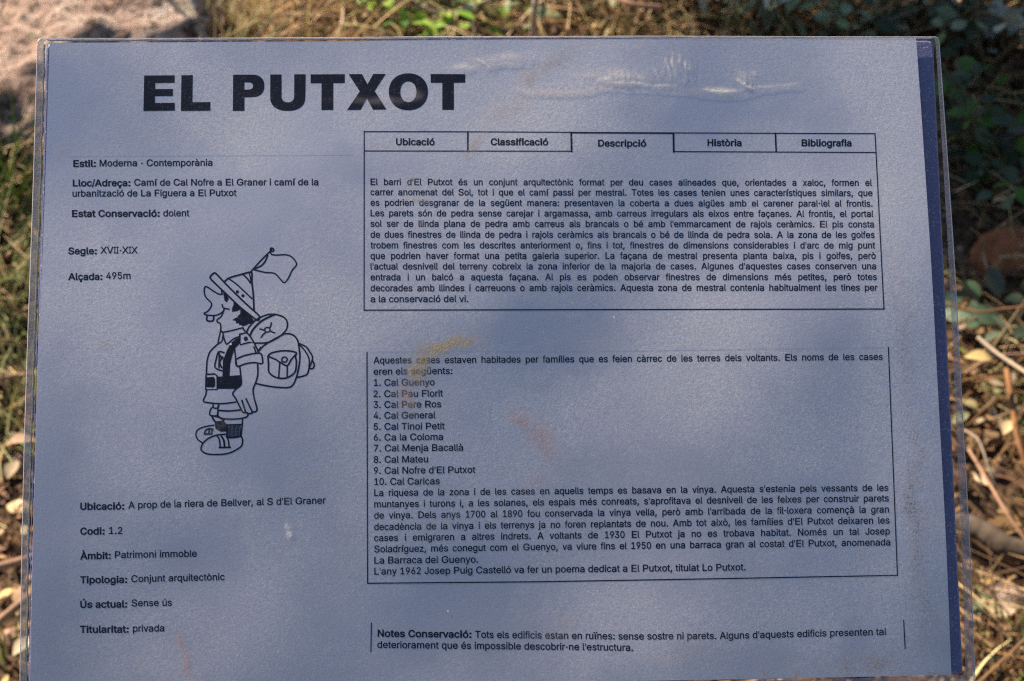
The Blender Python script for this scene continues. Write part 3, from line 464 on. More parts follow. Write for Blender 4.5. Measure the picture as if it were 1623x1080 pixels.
AB.update({"'":238,':':333,'í':278,'ï':278,'ò':611,'ó':611,'ú':611,'ü':611,'ç':556,'À':722,'è':556,'é':556,'à':556})
CAP = 511.0
class Ink:
    def __init__(s): s.v = []; s.f = []
    def px(s, u, v, lift=.00003):
        x, y = S(u, v); return (x, y, wave(x, y)+lift)
    def text(s, body, wt, xl, xr, base, em, just=False):
        tab = AR if wt == 'r' else AB
        def bb(ch): xs = GL[wt+ch][1][0::2]; return min(xs), max(xs)
        def sc(ch): return tab[ch]/GL[wt+ch][0]
        adv = sum(tab[ch] for ch in body)
        lb = bb(body[0])[0]*sc(body[0]); rb = tab[body[-1]] - bb(body[-1])[1]*sc(body[-1])
        ink = adv - lb - rb
        if just:
            k = em/1000; gap = (xr-xl-ink*k)/body.count(' ')
        else:
            k = (xr-xl)/ink; gap = 0
        x = xl - lb*k; ky = em*.716/CAP
        def by(u):
            for (a, ya), (b_, yb) in zip(base[:-1], base[1:]):
                if u <= b_ or (b_, yb) == base[-1]: return ya + (yb-ya)*(u-a)/(b_-a)
        for ch in body:
            if ch != ' ':
                _, co, tr = GL[wt+ch]; kx = sc(ch)*k; n0 = len(s.v)
                for i in range(0, len(co), 2):
                    u = x + co[i]*kx; s.v.append(s.px(u, by(u) - co[i+1]*ky))
                s.f += [(n0+tr[i], n0+tr[i+1], n0+tr[i+2]) for i in range(0, len(tr), 3)]
            x += tab[ch]*k + (gap if ch == ' ' else 0)
        return k*1000
    def line(s, pts, w, closed=False):
        n = len(pts); n0 = len(s.v)
        for i in range(n):
            a = Vector(pts[(i-1) % n] if closed or i else pts[0]); b_ = Vector(pts[(i+1) % n] if closed or i < n-1 else pts[-1])
            d = b_-a
            if d.length < 1e-6: d = Vector((1, 0))
            d.normalize(); nr = Vector((-d.y, d.x))*w/2; p = Vector(pts[i])
            if not closed and i in (0, n-1): p = p + d*(w*.35 if i else -w*.35)
            s.v.append(s.px(*(p+nr))); s.v.append(s.px(*(p-nr)))
        for i in range(n if closed else n-1):
            j = (i+1) % n
            s.f.append((n0+2*i, n0+2*i+1, n0+2*j+1, n0+2*j))
    def rule(s, a, b_, w):
        n = max(2, int((Vector(a)-Vector(b_)).length/8))
        s.line([Vector(a).lerp(Vector(b_), i/n)[:] for i in range(n+1)], w)
    def fill(s, pts):
        from mathutils.geometry import tessellate_polygon
        n0 = len(s.v); s.v += [s.px(*p) for p in pts]
        for tr in tessellate_polygon([[Vector((p[0], p[1], 0)) for p in pts]]): s.f.append(tuple(n0+i for i in tr))
    def build(s, name, mat, label=None):
        # large letters are cut finer so that they follow the cockled paper
        V = s.v; work = list(s.f); done_ = []; mid = {}
        while work:
            f = work.pop()
            if len(f) > 3: done_.append(f); continue
            e = [((V[f[i]][0]-V[f[(i+1) % 3]][0])**2+(V[f[i]][1]-V[f[(i+1) % 3]][1])**2, i) for i in range(3)]
            L, i = max(e)
            if L < .0024**2: done_.append(f); continue
            a, b_, c_ = f[i], f[(i+1) % 3], f[(i+2) % 3]; key = (min(a, b_), max(a, b_))
            if key not in mid:
                x = (V[a][0]+V[b_][0])/2; y = (V[a][1]+V[b_][1])/2
                mid[key] = len(V); V.append((x, y, wave(x, y)+.00003))
            m_ = mid[key]; work += [(a, m_, c_), (m_, b_, c_)]
        s.f = done_
        # face the reader
        out = []
        for f in s.f:
            a, b_, c_ = (Vector(s.v[i]) for i in f[:3])
            out.append(f if (b_-a).cross(c_-a).z > 0 else f[::-1])
        o = meshobj(name, s.v, out, mat, paper, False)
        if label: o["label"] = label
        return o
t = NT("toner")
oc = t.n("ShaderNodeTexCoord").outputs["Object"]
f = t.noise(oc, 2600, 2, .5).outputs[0]
c = t.mix(t.maprange(f, .35, .75), (.002, .004, .014), (.006, .011, .034))
p = t.n("ShaderNodeBsdfPrincipled", i={"Base Color": c, "Roughness": .5, "Specular IOR Level": .25})
toner = t.done(p.outputs[0])

# title, drawn letter by letter
I = Ink()
def arc(cx, cy, rx, ry, a0, a1, n=14, e=2.0):
    o = []
    for i in range(n+1):
        a = R(a0+(a1-a0)*i/n); c_, s_ = math.cos(a), math.sin(a)
        o.append((cx + rx*math.copysign(abs(c_)**(2/e), c_), cy + ry*math.copysign(abs(s_)**(2/e), s_)))
    return o
I.fill([(228.5,120),(276.8,119.6),(276.8,131.6),(246,132),(246,141.6),(274,141.2),(274,152.6),(245.6,152.8),(245.6,163.6),(277,163.3),(277,175.8),(227.3,176.3)])
I.fill([(287.6,119.6),(305.6,119.4),(305,162.4),(333.4,162.1),(333.4,175.9),(286.6,176.2)])
def ring(outer, inner):
    n0 = len(I.v); n = len(outer)
    I.v += [I.px(*p) for p in outer] + [I.px(*p) for p in inner]
    for i in range(n-1): I.f.append((n0+i, n0+i+1, n0+n+i+1, n0+n+i))
# P
ot = [(369.5,118.8)] + [(380,118.7),(395,118.6)] + arc(400,136.5,19,17.8,-90,90,14,2.3) + [(395,154.4),(387.4,154.5)]
inn = [(387.2,131)] + [(388,131),(392,131)] + arc(395.5,136.6,5.6,5.5,-90,90,14,2.1) + [(391,142.4),(387.4,142.4)]
ring(ot, inn)
I.fill([(369.5,118.8),(387.4,131),(387.4,176),(369,176.2)])
I.fill([(369.5,118.8),(388,118.7),(387.4,131)])
# U
# arc goes through the bottom (y grows downward)
ot = [(428.4,118.4),(428.3,150)] + [(x, 2*154.5-y if y < 154.5 else y) for x, y in arc(456,154.5,27.8,21.6,180,0,20,2.3)] + [(484,150),(484.4,118)]
inn = [(446.2,118.3),(446.2,152)] + [(x, 2*153-y if y < 153 else y) for x, y in arc(456.2,153,10,9.6,180,0,20,2.2)] + [(466.2,152),(466.4,118.1)]
ring(ot, inn)
I.fill([(492.3,118.2),(546.4,117.9),(546.4,132),(528.2,132.1),(528.2,174.6),(509.4,174.8),(509.6,132.2),(492.3,132.3)])
I.fill([(552.5,117.8),(573.6,117.7),(582.4,134),(591.6,117.6),(611.4,117.5),(593.8,144.6),(612.6,174),(591.2,174.2),(581.6,156.6),(571.4,174.5),(550,174.7),(570.2,145.2)])
ot = arc(647.2,145.8,31,29.3,0,360,40,2.15); inn = arc(647.2,145.8,12.8,16.4,0,360,40,2.1)
ring(ot, inn)
I.fill([(682.6,117.6),(737.3,117.9),(737.3,131.4),(719.2,131.5),(719.4,174.4),(701,174.5),(701,131.6),(682.6,131.7)])
I.build("title_lettering", toner, "heavy black title in wide capitals")

# tab row and ruled boxes
I = Ink(); w = 1.7
I.rule((577.2,209),(741.5,209.2),w); I.rule((741.5,209.2),(905.5,210),w)
I.rule((905,210.6),(1067.5,211.4),2.6); I.rule((1067,211),(1387,212.2),w)
I.rule((577.2,239.6),(906,240),w); I.rule((1067,240.6),(1388,242),w)
I.rule((741.5,209),(741.5,240),2.5); I.rule((905.3,210),(906,240.6),2.9); I.rule((1067.3,211),(1067.8,241.4),2.9); I.rule((1228.9,211.5),(1230.2,241.4),2.5)
I.build("tab_row", toner, "row of five tabs ruled in thin and thick black lines")
I = Ink()
I.rule((577.2,208.4),(577,492.5),w); I.rule((1386.8,211.6),(1401,490.6),w); I.rule((577,491.9),(1401.6,490.1),w+.3)
I.build("ruled_box", toner, "thin frame round the upper description")
I = Ink()
I.rule((581.6,558.5),(582.6,925),w+.1); I.rule((1408,550.7),(1422.4,912.6),w)
I.rule((582.4,924.8),(860,922.3),w+.2); I.rule((860,922.3),(1150,917.3),w+.2); I.rule((1150,917.3),(1422.9,912.2),w+.2)
I.build("ruled_box", toner, "open-topped thin frame round the list of houses")
for q in (((588.6,987.4),(587.8,1033.8)), ((1432.3,983.2),(1434.6,1028.8))):
    I = Ink(); I.rule(*q, w); I.build("side_rule", toner)
t = NT("faint_toner")
p = t.n("ShaderNodeBsdfPrincipled", i={"Base Color": (.50, .50, .56, 1), "Roughness": .7})
faint = t.done(p.outputs[0])
for q in (((107,248.4),(320,247.2),(560,246.2)), ((590,558.4),(980,556.6),(1400,551.2))):
    I = Ink(); I.rule(q[0], q[1], .5); I.rule(q[1], q[2], .5); I.build("hairline", faint, "barely visible hairline of a table cell")

# tab captions
for s_, a, b_, y in (("Ubicació",627.6,689,230.2),("Classificació",777.7,868.8,230.3),("Descripció",947.9,1024.2,232.4),("Història",1121.2,1175.3,231.6),("Bibliografia",1270.4,1349.5,231.9)):
    I = Ink(); I.text(s_, 'b', a, b_, [(a, y), (b_, y+.2)], 14.5); I.build("tab_caption", toner)

D1 = ["El barri d'El Putxot és un conjunt arquitectònic format per deu cases alineades que, orientades a xaloc, formen el",
"carrer anomenat del Sol, tot i que el camí passi per mestral. Totes les cases tenien unes característiques similars, que",
"es podrien desgranar de la següent manera: presentaven la coberta a dues aigües amb el carener paral·lel al frontis.",
"Les parets són de pedra sense carejar i argamassa, amb carreus irregulars als eixos entre façanes. Al frontis, el portal",
"sol ser de llinda plana de pedra amb carreus als brancals o bé amb l'emmarcament de rajols ceràmics. El pis consta",
"de dues finestres de llinda de pedra i rajols ceràmics als brancals o bé de llinda de pedra sola. A la zona de les golfes",
"trobem finestres com les descrites anteriorment o, fins i tot, finestres de dimensions considerables i d'arc de mig punt",
"que podrien haver format una petita galeria superior. La façana de mestral presenta planta baixa, pis i golfes, però",
"l'actual desnivell del terreny cobreix la zona inferior de la majoria de cases. Algunes d'aquestes cases conserven una",
"entrada i un balcó a aquesta façana. Al pis es poden observar finestres de dimensions més petites, però totes",
"decorades amb llindes i carreuons o amb rajols ceràmics. Aquesta zona de mestral contenia habitualment les tines per"]
BL = [293.5,309.6,326.3,343,359.6,376.9,393.9,410.7,427.4,444.6,461.9]
BRr = [294.8,311.1,327.8,344.1,360.7,377.4,394.1,410.6,427,444.1,460.9]
XR = [1381.9,1382.8,1383,1384.2,1385.2,1386.3,1387,1388,1388.6,1389.8,1390.7]
for k, s_ in enumerate(D1):
    I = Ink(); I.text(s_, 'r', 587.2, XR[k], [(587, BL[k]), (1385, BRr[k])], 14.05 + k*.035, True)
    I.build("text_line", toner)
I = Ink(); I.text("a la conservació del vi.", 'r', 587.2, 742.4, [(587, 479.3), (1385, 477.5)], 14.4); I.build("text_line", toner)

I = Ink(); I.text("Aquestes cases estaven habitades per famílies que es feien càrrec de les terres dels voltants. Els noms de les cases", 'r', 591.8, 1399, [(592,576.5),(990,574),(1399,570.7)], 14.6, True); I.build("text_line", toner)
for s_, a, b_, y in (("eren els següents:",592,716.9,594.3),("1. Cal Guenyo",592.6,689,611.9),("2. Cal Pau Florit",592,702,629.8),("3. Cal Pere Ros",592,699.4,646.9),
    ("4. Cal General",592,690.2,664.1),("5. Cal Tinoi Petit",592.2,704.8,681.7),("6. Ca la Coloma",592.2,702.2,698.7),("7. Cal Menja Bacallà",592.6,734,715.9),
    ("8. Cal Mateu",592.4,678.5,733.9),("9. Cal Nofre d'El Putxot",592.4,753.5,751.4),("10. Cal Caricas",593.2,697,768.9)):
    I = Ink(); I.text(s_, 'r', a, b_, [(592, y), (800, y-2.1)], 14.7); I.build("text_line", toner)
D2 = ["La riquesa de la zona i de les cases en aquells temps es basava en la vinya. Aquesta s'estenia pels vessants de les",
"muntanyes i turons i, a les solanes, els espais més conreats, s'aprofitava el desnivell de les feixes per construir parets",
"de vinya. Dels anys 1700 al 1890 fou conservada la vinya vella, però amb l'arribada de la fil·loxera començà la gran",
"decadència de la vinya i els terrenys ja no foren replantats de nou. Amb tot això, les famílies d'El Putxot deixaren les",
"cases i emigraren a altres indrets. A voltants de 1930 El Putxot ja no es trobava habitat. Només un tal Josep",
"Soladríguez, més conegut com el Guenyo, va viure fins el 1950 en una barraca gran al costat d'El Putxot, anomenada"]
BL2 = [786.5,804.6,822.4,840.6,858.1,875.9]; BR2 = [778.3,795,812.6,830,847.2,864.8]; XR2 = [1408,1408.7,1408.9,1409.8,1410.4,1411.1]
for k, s_ in enumerate(D2):
    I = Ink(); I.text(s_, 'r', 593, XR2[k], [(593, BL2[k]), (1409, BR2[k])], 14.7 + k*.04, True); I.build("text_line", toner)
I = Ink(); I.text("La Barraca del Guenyo.", 'r', 593.2, 758, [(593,893.7),(760,892)], 15); I.build("text_line", toner)
I = Ink(); I.text("L'any 1962 Josep Puig Castelló va fer un poema dedicat a El Putxot, titulat Lo Putxot.", 'r', 593.2, 1181.8, [(593,911.1),(1182,904.2)], 15); I.build("text_line", toner)
nb = [(598,1009.4),(747,1011),(860,1012.3),(1000,1014),(1150,1013),(1405,1006.6)]
I = Ink(); I.text("Notes Conservació:", 'b', 598.5, 747.5, nb, 15.2)
I.text("Tots els edificis estan en ruïnes: sense sostre ni parets. Alguns d'aquests edificis presenten tal", 'r', 753, 1405, nb, 15.2); I.build("text_line", toner)
I = Ink(); I.text("deteriorament que és impossible descobrir-ne l'estructura.", 'r', 598, 1003.3, [(598,1027.2),(860,1030),(1003,1031.8)], 15.2); I.build("text_line", toner)
for bo, ba, bb_, by0, by1, re, ra, rb_, ry0, ry1, em in (
    ("Estil:",116.1,152.2,264.7,264.5,"Moderna - Contemporània",157.8,336.7,263.9,263,14.4),
    ("Lloc/Adreça:",115.2,206.9,295.5,295.2,"Camí de Cal Nofre a El Graner i camí de la",212.6,504.5,294.5,293.8,14.4),
    ("","","","","","urbanització de La Figuera a El Putxot",114.8,374.8,311.9,310.8,14.4),
    ("Estat Conservació:",114.1,253.3,344,343.6,"dolent",258.7,300,343.2,343,14.5),
    ("Segle:",108,153.7,403.3,403,"XVII-XIX",158.9,218.5,402,401.7,14.5),
    ("Alçada:",107.8,162.6,444,443.7,"495m",168.1,207,442.4,442.2,14.6),
    ("Ubicació:",127.2,197.2,808.2,807.6,"A prop de la riera de Bellver, al S d'El Graner",203.1,516.3,806.2,798.4,15),
    ("Codi:",127.2,166.1,847.6,847.2,"1.2",172.8,193.9,846.6,846.4,15),
    ("Àmbit:",126.9,175.9,886.8,886,"Patrimoni immoble",182,312,885,882.6,15),
    ("Tipologia:",127.2,201.9,924.8,924,"Conjunt arquitectònic",208,356.1,923,919.6,15),
    ("Ús actual:",127.2,201.9,963.6,963,"Sense ús",208.3,272.6,961.4,960.4,15.1),
    ("Titularitat:",126.9,204.3,1003.3,1002.8,"privada",210.7,260.4,1001.6,1001,15.1)):
    I = Ink()
    if bo: I.text(bo, 'b', ba, bb_, [(ba, by0), (bb_, by1)], em)
    I.text(re, 'r', ra, rb_, [(ra, ry0), (rb_, ry1)], em)
    I.build("text_line", toner)

# --- hiker line drawing
def cr(pts, closed=False, n=5):
    P = [Vector(p) for p in pts]; m = len(P); o = []
    for i in range(m if closed else m-1):
        p0 = P[(i-1) % m] if closed or i > 0 else P[0]; p1 = P[i]; p2 = P[(i+1) % m]; p3 = P[(i+2) % m] if closed or i < m-2 else P[-1]
        for k in range(n):
            q = k/n
            o.append((.5*((2*p1)+(p2-p0)*q+(2*p0-5*p1+4*p2-p3)*q*q+(3*p1-p0-3*p2+p3)*q**3))[:])
    if not closed: o.append(P[-1][:])
    return o
I = Ink()
A = lambda L: [(280+x/6, 380+y/6) for x, y in L]      # upper half
Bq = lambda L: [(280+x/6, 550+y/6) for x, y in L]     # lower half
LW = 2.3
def st(L, closed=False, w=LW, smooth=True): I.line(cr(L, closed) if smooth else L, w, closed)
# flag and pole
st(A([(905,95),(880,120),(800,200),(710,300)]), w=2.5)
st(A([(898,80),(920,88),(922,108),(900,112),(890,95)]), True)
st(A([(865,150),(845,200),(810,245),(760,270),(735,285)]), w=2.6)
st(A([(890,120),(905,142),(950,148),(1040,145),(1100,170),(1140,235),(1100,290),(1060,370),(1022,410),(985,375),(930,322),(840,312),(740,288)]))
# hat
st(A([(365,318),(400,350),(470,425),(560,515),(680,630),(775,715),(787,745),(768,768),(700,720),(600,640),(500,545),(400,450),(325,375),(322,350),(345,325)]), True, 2.8)
st(A([(455,400),(500,365),(600,335),(700,310),(716,330),(715,400),(728,520),(735,670)]), w=2.8)
st(A([(635,335),(675,375),(700,415)]), w=2.5); st(A([(690,318),(702,370),(706,410)]), w=2)
st(A([(500,375),(570,425),(640,490),(715,560)])); 
for cx, cy in ((577,497),(630,534)): I.fill(A(arc(cx, cy, 15, 15, 0, 330, 11)))
# face
st(A([(430,520),(400,518),(350,490),(280,447),(262,480),(275,545),(330,605),(320,650),(290,685),(262,700),(275,715),(360,722),(420,700),(450,670),(450,650)]))
st(A([(432,618),(440,645),(460,655),(498,662)])); st(A([(425,470),(428,500),(432,522)]))
st(A([(290,722),(285,760),(300,774),(345,772),(352,725)]), w=2.7)
st(A([(448,668),(435,710),(415,740),(385,762),(388,785),(412,795),(420,830),(438,880),(630,838)])) 
# hair
I.fill(A([(440,500),(470,525),(497,560),(490,575),(475,598),(455,580),(448,540)]))
I.fill(A([(540,585),(600,640),(700,725),(735,770),(715,812),(690,800),(660,815),(630,825),(612,812),(595,812),(590,795),(562,797),(565,775),(528,765),(560,745),(590,735),(575,732),(605,705),(605,665),(575,680),(527,688),(528,650),(540,620)]))
# collar and shirt
st(A([(438,880),(450,940),(468,988),(485,990),(540,945),(600,920)]))
st(A([(438,882),(420,870),(408,910),(395,985),(430,965),(440,915)]))
st(A([(630,838),(640,860),(690,910),(735,980),(780,1075)]), w=2.6)
st(A([(600,900),(665,885),(700,920),(735,978),(690,978),(605,1000),(600,950),(600,900)]), w=2.5, smooth=False)
I.fill(A(arc(657, 943, 20, 22, 0, 330, 11)))
st(A([(400,985),(340,1040),(310,1080)]) + Bq([(290,130),(285,200),(283,260)]), w=2.5)
# shoulder strap
I.fill(A([(598,930),(560,945),(510,990),(480,1050)]) + Bq([(440,130),(435,280),(502,280),(510,160),(530,80),(560,10)]) + A([(590,1000),(606,985)]))
# sleeve
st(Bq([(548,0),(555,60),(562,120),(575,185),(600,185)]))
st(Bq([(560,120),(640,85),(750,62),(800,65),(815,110),(812,160),(740,150),(660,160),(575,185),(560,120)]), w=2.6)
st(Bq([(735,0),(755,60)]), w=2.5)
# chest badge
st(Bq([(450,55),(400,48),(378,110),(365,195),(430,228)]), w=2.6); st(Bq([(405,60),(402,200)]), w=2.4)
st(Bq([(405,70),(425,110),(408,150),(430,200)]), w=2.6); I.fill(Bq([(420,90),(445,90),(445,120),(425,118)]))
# belt
I.fill(Bq([(385,285),(612,268),(612,345),(600,375),(560,400),(385,400)]))
st(Bq([(283,262),(360,258),(385,275),(385,405),(275,408),(280,262)]), True, 2.6, False)
I.fill(Bq([(285,290),(350,285),(366,305),(366,370),(350,388),(282,384)]))
# arm and hand
st(Bq([(600,185),(608,260),(615,345),(600,375),(560,405),(533,448),(560,490),(600,570),(630,622),(655,622)]), w=2.6)
st(Bq([(770,165),(772,260),(755,330),(728,402),(735,480),(760,570),(762,605),(740,620),(715,618)]), w=2.6)
st(Bq([(620,508),(640,570),(660,625),(700,635),(718,620),(690,560),(660,495)]), w=2.6)
# tunic hem, shorts, socks
st(Bq([(285,405),(275,460),(255,518),(330,535),(440,540),(560,525)]), w=2.4)
st(Bq([(345,545),(350,575),(375,585),(398,570),(400,545)])); st(Bq([(340,575),(320,600),(318,650),(385,652),(392,600),(395,560)]))
st(Bq([(405,605),(500,610),(610,600)]), w=2.8); st(Bq([(395,605),(390,650),(430,680),(540,688),(655,672),(680,640),(672,628)]), w=2.6)
st(Bq([(625,690),(622,760),(612,850)])); st(Bq([(450,690),(445,715),(475,740),(620,738)]))
st(Bq([(335,660),(355,700),(375,715)]), w=3); st(Bq([(340,655),(400,670),(440,695)]), w=2.4)
I.fill(Bq([(360,712),(440,700),(478,735),(478,805),(420,808),(370,780)]))
for k in range(7):
    x = 487+k*19
    st(Bq([(x,742),(x+2,800),(x,852)]), w=2.2+.4*(k % 2))
st(Bq([(482,740),(484,850),(540,862),(608,850)]), w=3)
# shoes
st(Bq([(355,745),(260,762),(200,790),(183,835),(200,880),(245,912)])); st(Bq([(250,915),(235,950),(236,985),(290,1018),(400,1024),(500,1010),(590,965),(622,930),(626,880),(612,850)]), w=2.5)
st(Bq([(250,915),(300,872),(380,840),(485,830)]), w=2.5)
st(Bq([(385,850),(405,880),(415,955)]), w=2.4); st(Bq([(425,850),(448,890),(455,950)]), w=3); st(Bq([(470,850),(490,885),(498,950)]), w=2.4)
st(Bq([(405,958),(510,956)]), w=2.8)
st(Bq([(265,830),(275,795),(310,780),(345,785)]), w=2.8); st(Bq([(262,830),(335,828)]), w=2.8); st(Bq([(300,830),(312,790)]), w=2.4); st(Bq([(330,828),(340,790)]), w=2.6)
# bedroll
st(A([(665,885),(690,830),(760,760),(860,715),(940,712),(1020,740),(1052,790),(1045,850),(1000,905),(940,945),(860,980),(740,985)]), w=2.6)
st(A([(700,905),(730,850),(800,780),(880,735),(930,715)]), w=3.2)
st(A(arc(862, 858, 26, 22, 0, 360, 12)), w=2.1)
st(A([(790,850),(820,858),(838,865)])); st(A([(900,790),(895,820),(880,842)])); st(A([(888,868),(910,880),(932,887)])); st(A([(850,880),(825,900),(802,932)]))
# rucksack
st(A([(780,1060),(840,1000),(960,930),(1040,895),(1110,910),(1150,960)]) + Bq([(1165,20),(1172,100),(1160,200),(1135,300),(1085,380),(960,385),(850,370),(760,350)]), w=2.7)
st(Bq([(770,45),(800,5)]), w=2.4)
st(A([(1155,985),(1230,1020),(1260,1060)]) + Bq([(1290,90),(1285,140),(1260,200),(1235,265),(1150,290)]), w=2.6)
st(A([(1165,1000),(1210,1045)]) + Bq([(1250,90),(1262,140),(1258,190)]), w=2.4)
st(Bq([(1290,130),(1307,165),(1300,200),(1270,208),(1260,190)]), w=2.6)
# pocket
st(Bq([(868,90),(900,60),(1000,38),(1090,42),(1138,58),(1130,90),(1138,150),(1125,240),(1060,290),(1000,300),(930,285),(878,240),(873,160),(868,90)]), w=2.8)
st(Bq([(880,95),(940,120),(980,145),(1050,178),(1090,120),(1135,70)]), w=2.6)
st(Bq([(980,150),(975,220),(970,290)]), w=2.4); st(Bq([(1052,180),(1050,290)]), w=2.4)
st(Bq([(1000,135),(1005,105),(1035,98),(1052,120),(1035,145),(1005,140)]), w=2.4)
I.build("hiker_drawing", toner, "line drawing of a walker in profile with hat, flag and rucksack")

# --- clear pouch over everything, with its weathering
RID = [(815,141),(835,146),(880,149),(925,146),(960,136),(1020,139),(1080,141),(1110,147),(1140,150),(1165,147),(1200,140),(1240,136),(1265,135)]
RIDS = [S(*p) for p in RID]
def segd(x, y, pts):
    best = 9
    for (ax, ay), (bx, by_) in zip(pts[:-1], pts[1:]):
        dx, dy = bx-ax, by_-ay; tt = max(0, min(1, ((x-ax)*dx+(y-ay)*dy)/(dx*dx+dy*dy)))
        d = math.hypot(x-ax-dx*tt, y-ay-dy*tt); best = min(best, d)
    return best
def blobw(x, y, c_, rx, ry, ang=0):
    dx, dy = x-c_[0], y-c_[1]; ca, sa = math.cos(ang), math.sin(ang)
    a, b_ = (dx*ca+dy*sa)/rx, (-dx*sa+dy*ca)/ry
    return math.exp(-(a*a+b_*b_))
WR = [(S(985,122),45*PX,17*PX,.1,95,.00020),(S(1068,108),26*PX,24*PX,0,120,.00024),(S(1180,128),24*PX,15*PX,.5,100,.00016),(S(800,96),45*PX,11*PX,.1,30,.00020),(S(735,108),30*PX,9*PX,.2,30,.00015)]
x0, y1 = S(650, 80); x1, y0 = S(1330, 190)
def filmz(x, y):
    z = .00014 + wave(x, y)
    if x0 < x < x1 and y0 < y < y1:
        d = segd(x, y, RIDS); z += .00010*math.exp(-(d/.0011)**2)*(1+.4*noise.noise(Vector((x*200, y*200, 0))))
        for c_, rx, ry, an, fr, h in WR:
            w_ = blobw(x, y, c_, rx, ry, an)
            if w_ > .02: z += .6*w_*h*(1.4+1.6*noise.noise(Vector((x*fr*9, y*fr*2.4, 2.5))))
    return z
def over(x, y): return filmz(x, y)
NXF, NYF = 620, 440
def pouch_z(x, y, a, b_):
    return filmz(x, y)
vs, fs = quadgrid(POUCH, NXF, NYF, pouch_z)
# round the pouch's corners
rad = .0016
cs = [Vector(p) for p in POUCH]
keep = []
for k, v in enumerate(vs):
    v = list(v)
    for q in range(4):
        P = cs[q]; Ad = (cs[q-1]-P).normalized(); Bd = (cs[(q+1) % 4]-P).normalized()
        C0 = P + (Ad+Bd)*rad; d = Vector((v[0], v[1]))-C0
        if d.dot(Ad) < 0 and d.dot(Bd) < 0 and d.length > 0:
            m_ = max(-d.dot(Ad), -d.dot(Bd))
            s_ = m_/d.length
            v[0] = C0.x + d.x*s_; v[1] = C0.y + d.y*s_
    vs[k] = tuple(v)

X, Y, NX, NY, litf, bottom_tonef = fields(vs)
brown = stains(X, Y, ((880,95,36,9,.62,.55),(905,84,18,10,.1,.4),(845,124,26,11,.6,.5),(755,228,28,7,.75,.6),(738,248,8,8,.75,.6),(660,312,24,6,0,.6),(640,285,14,12,.4,.3),(800,180,50,22,.55,.35),
    (1395,1055,26,18,.3,.7),(1340,1062,12,16,0,.5),(1265,1072,9,9,0,.6),(1210,1070,9,8,0,.5),(1160,1074,12,8,0,.4),(375,370,20,2.5,-.6,.4),(165,548,8,9,.2,.4),(1480,1074,40,5,.05,.6),(1400,920,24,5,.1,.3),(1370,885,6,7,.4,.5),
    (100,240,8,20,0,.3),(650,600,22,12,.5,.25),(500,760,60,8,.5,.18),(360,665,90,7,.5,.16),(700,820,50,12,.2,.15),(880,985,50,20,.1,.3),(1090,1030,60,20,.1,.3)), NX, NY, .0030)
ochre = stains(X, Y, ((700,556,48,11,.30,.85),(735,548,22,8,.3,.7),(660,585,16,28,-.3,.6),(645,632,12,18,.3,.45)), NX, NY, .0030)
rosy = stains(X, Y, ((640,628,14,28,0,.40),(762,548,12,12,.6,.35),(832,664,24,16,-.5,.6),(860,700,22,46,.35,.5),(850,760,26,26,0,.25),(290,1050,7,30,.2,.7),(281,1022,4,14,.2,.7),(560,835,30,60,0,.12),(300,1075,14,16,0,.3)), NX, NY, .0030)
mould_ = stains(X, Y, ((1436,560,13,130,.0,.8),(1446,800,17,180,.0,1.0),(1420,480,10,60,.1,.5),(1462,960,22,80,0,.6),(1150,76,260,9,0,.4),(1340,1055,60,22,0,.4),(1480,1010,20,60,0,.4)), NX, NY, .0045)
white_glints = stains(X, Y, ((985,120,38,12,.08,.30),(995,132,34,3.0,.0,.60),(960,127,14,4,.3,.5),(1045,133,24,3,.05,.45),(1010,122,22,7,0,.3),(1068,112,26,22,0,.14),(1056,98,2.6,11,.1,.55),(1066,94,2.4,13,0,.6),(1076,90,2.6,9,0,.5),  # film whitened where loose, with wrinkle highlights painted as streaks
    (1084,100,2.4,10,0,.6),(1091,104,2.4,9,-.1,.45),(1040,116,3,14,.4,.3),(1138,143,28,4.5,0,.75),(1145,150,30,5,0,.35),(1182,132,19,2.8,-.5,.75),(1180,122,20,9,-.4,.25),(1196,116,5,3,0,.5),(1215,137,28,2.6,-.05,.4),(1245,134,20,2.6,.1,.35),
    (800,93,38,7,.05,.25),(795,103,26,2.2,-.08,.55),(775,108,4,3,0,.6),(735,107,24,6,-.1,.30),(762,100,18,4,-.4,.35),(930,122,22,5,0,.25),(655,150,14,9,0,.2),(600,158,60,6,0,.12),(455,838,4,7,0,.5),(456,850,3.5,6,0,.8),(160,150,4,3,0,.0)), NX, NY, .0011)
XL, YL = np.array([p_[0] for p_ in RIDS]), np.array([p_[1] for p_ in RIDS])
fold = np.zeros(len(X))
for k_ in range(len(RIDS)-1):
    ax, ay, bx, by_ = XL[k_], YL[k_], XL[k_+1], YL[k_+1]; dx, dy = bx-ax, by_-ay
    tt_ = np.clip(((X-ax)*dx+(Y-ay)*dy)/(dx*dx+dy*dy), 0, 1); d_ = np.hypot(X-ax-dx*tt_, Y-ay-dy*tt_)
    fold = np.maximum(fold, np.exp(-(d_/.0008)**2))
fold *= .20*(1+1.2*NX)  # ridge shading painted as a brownish line along the fold

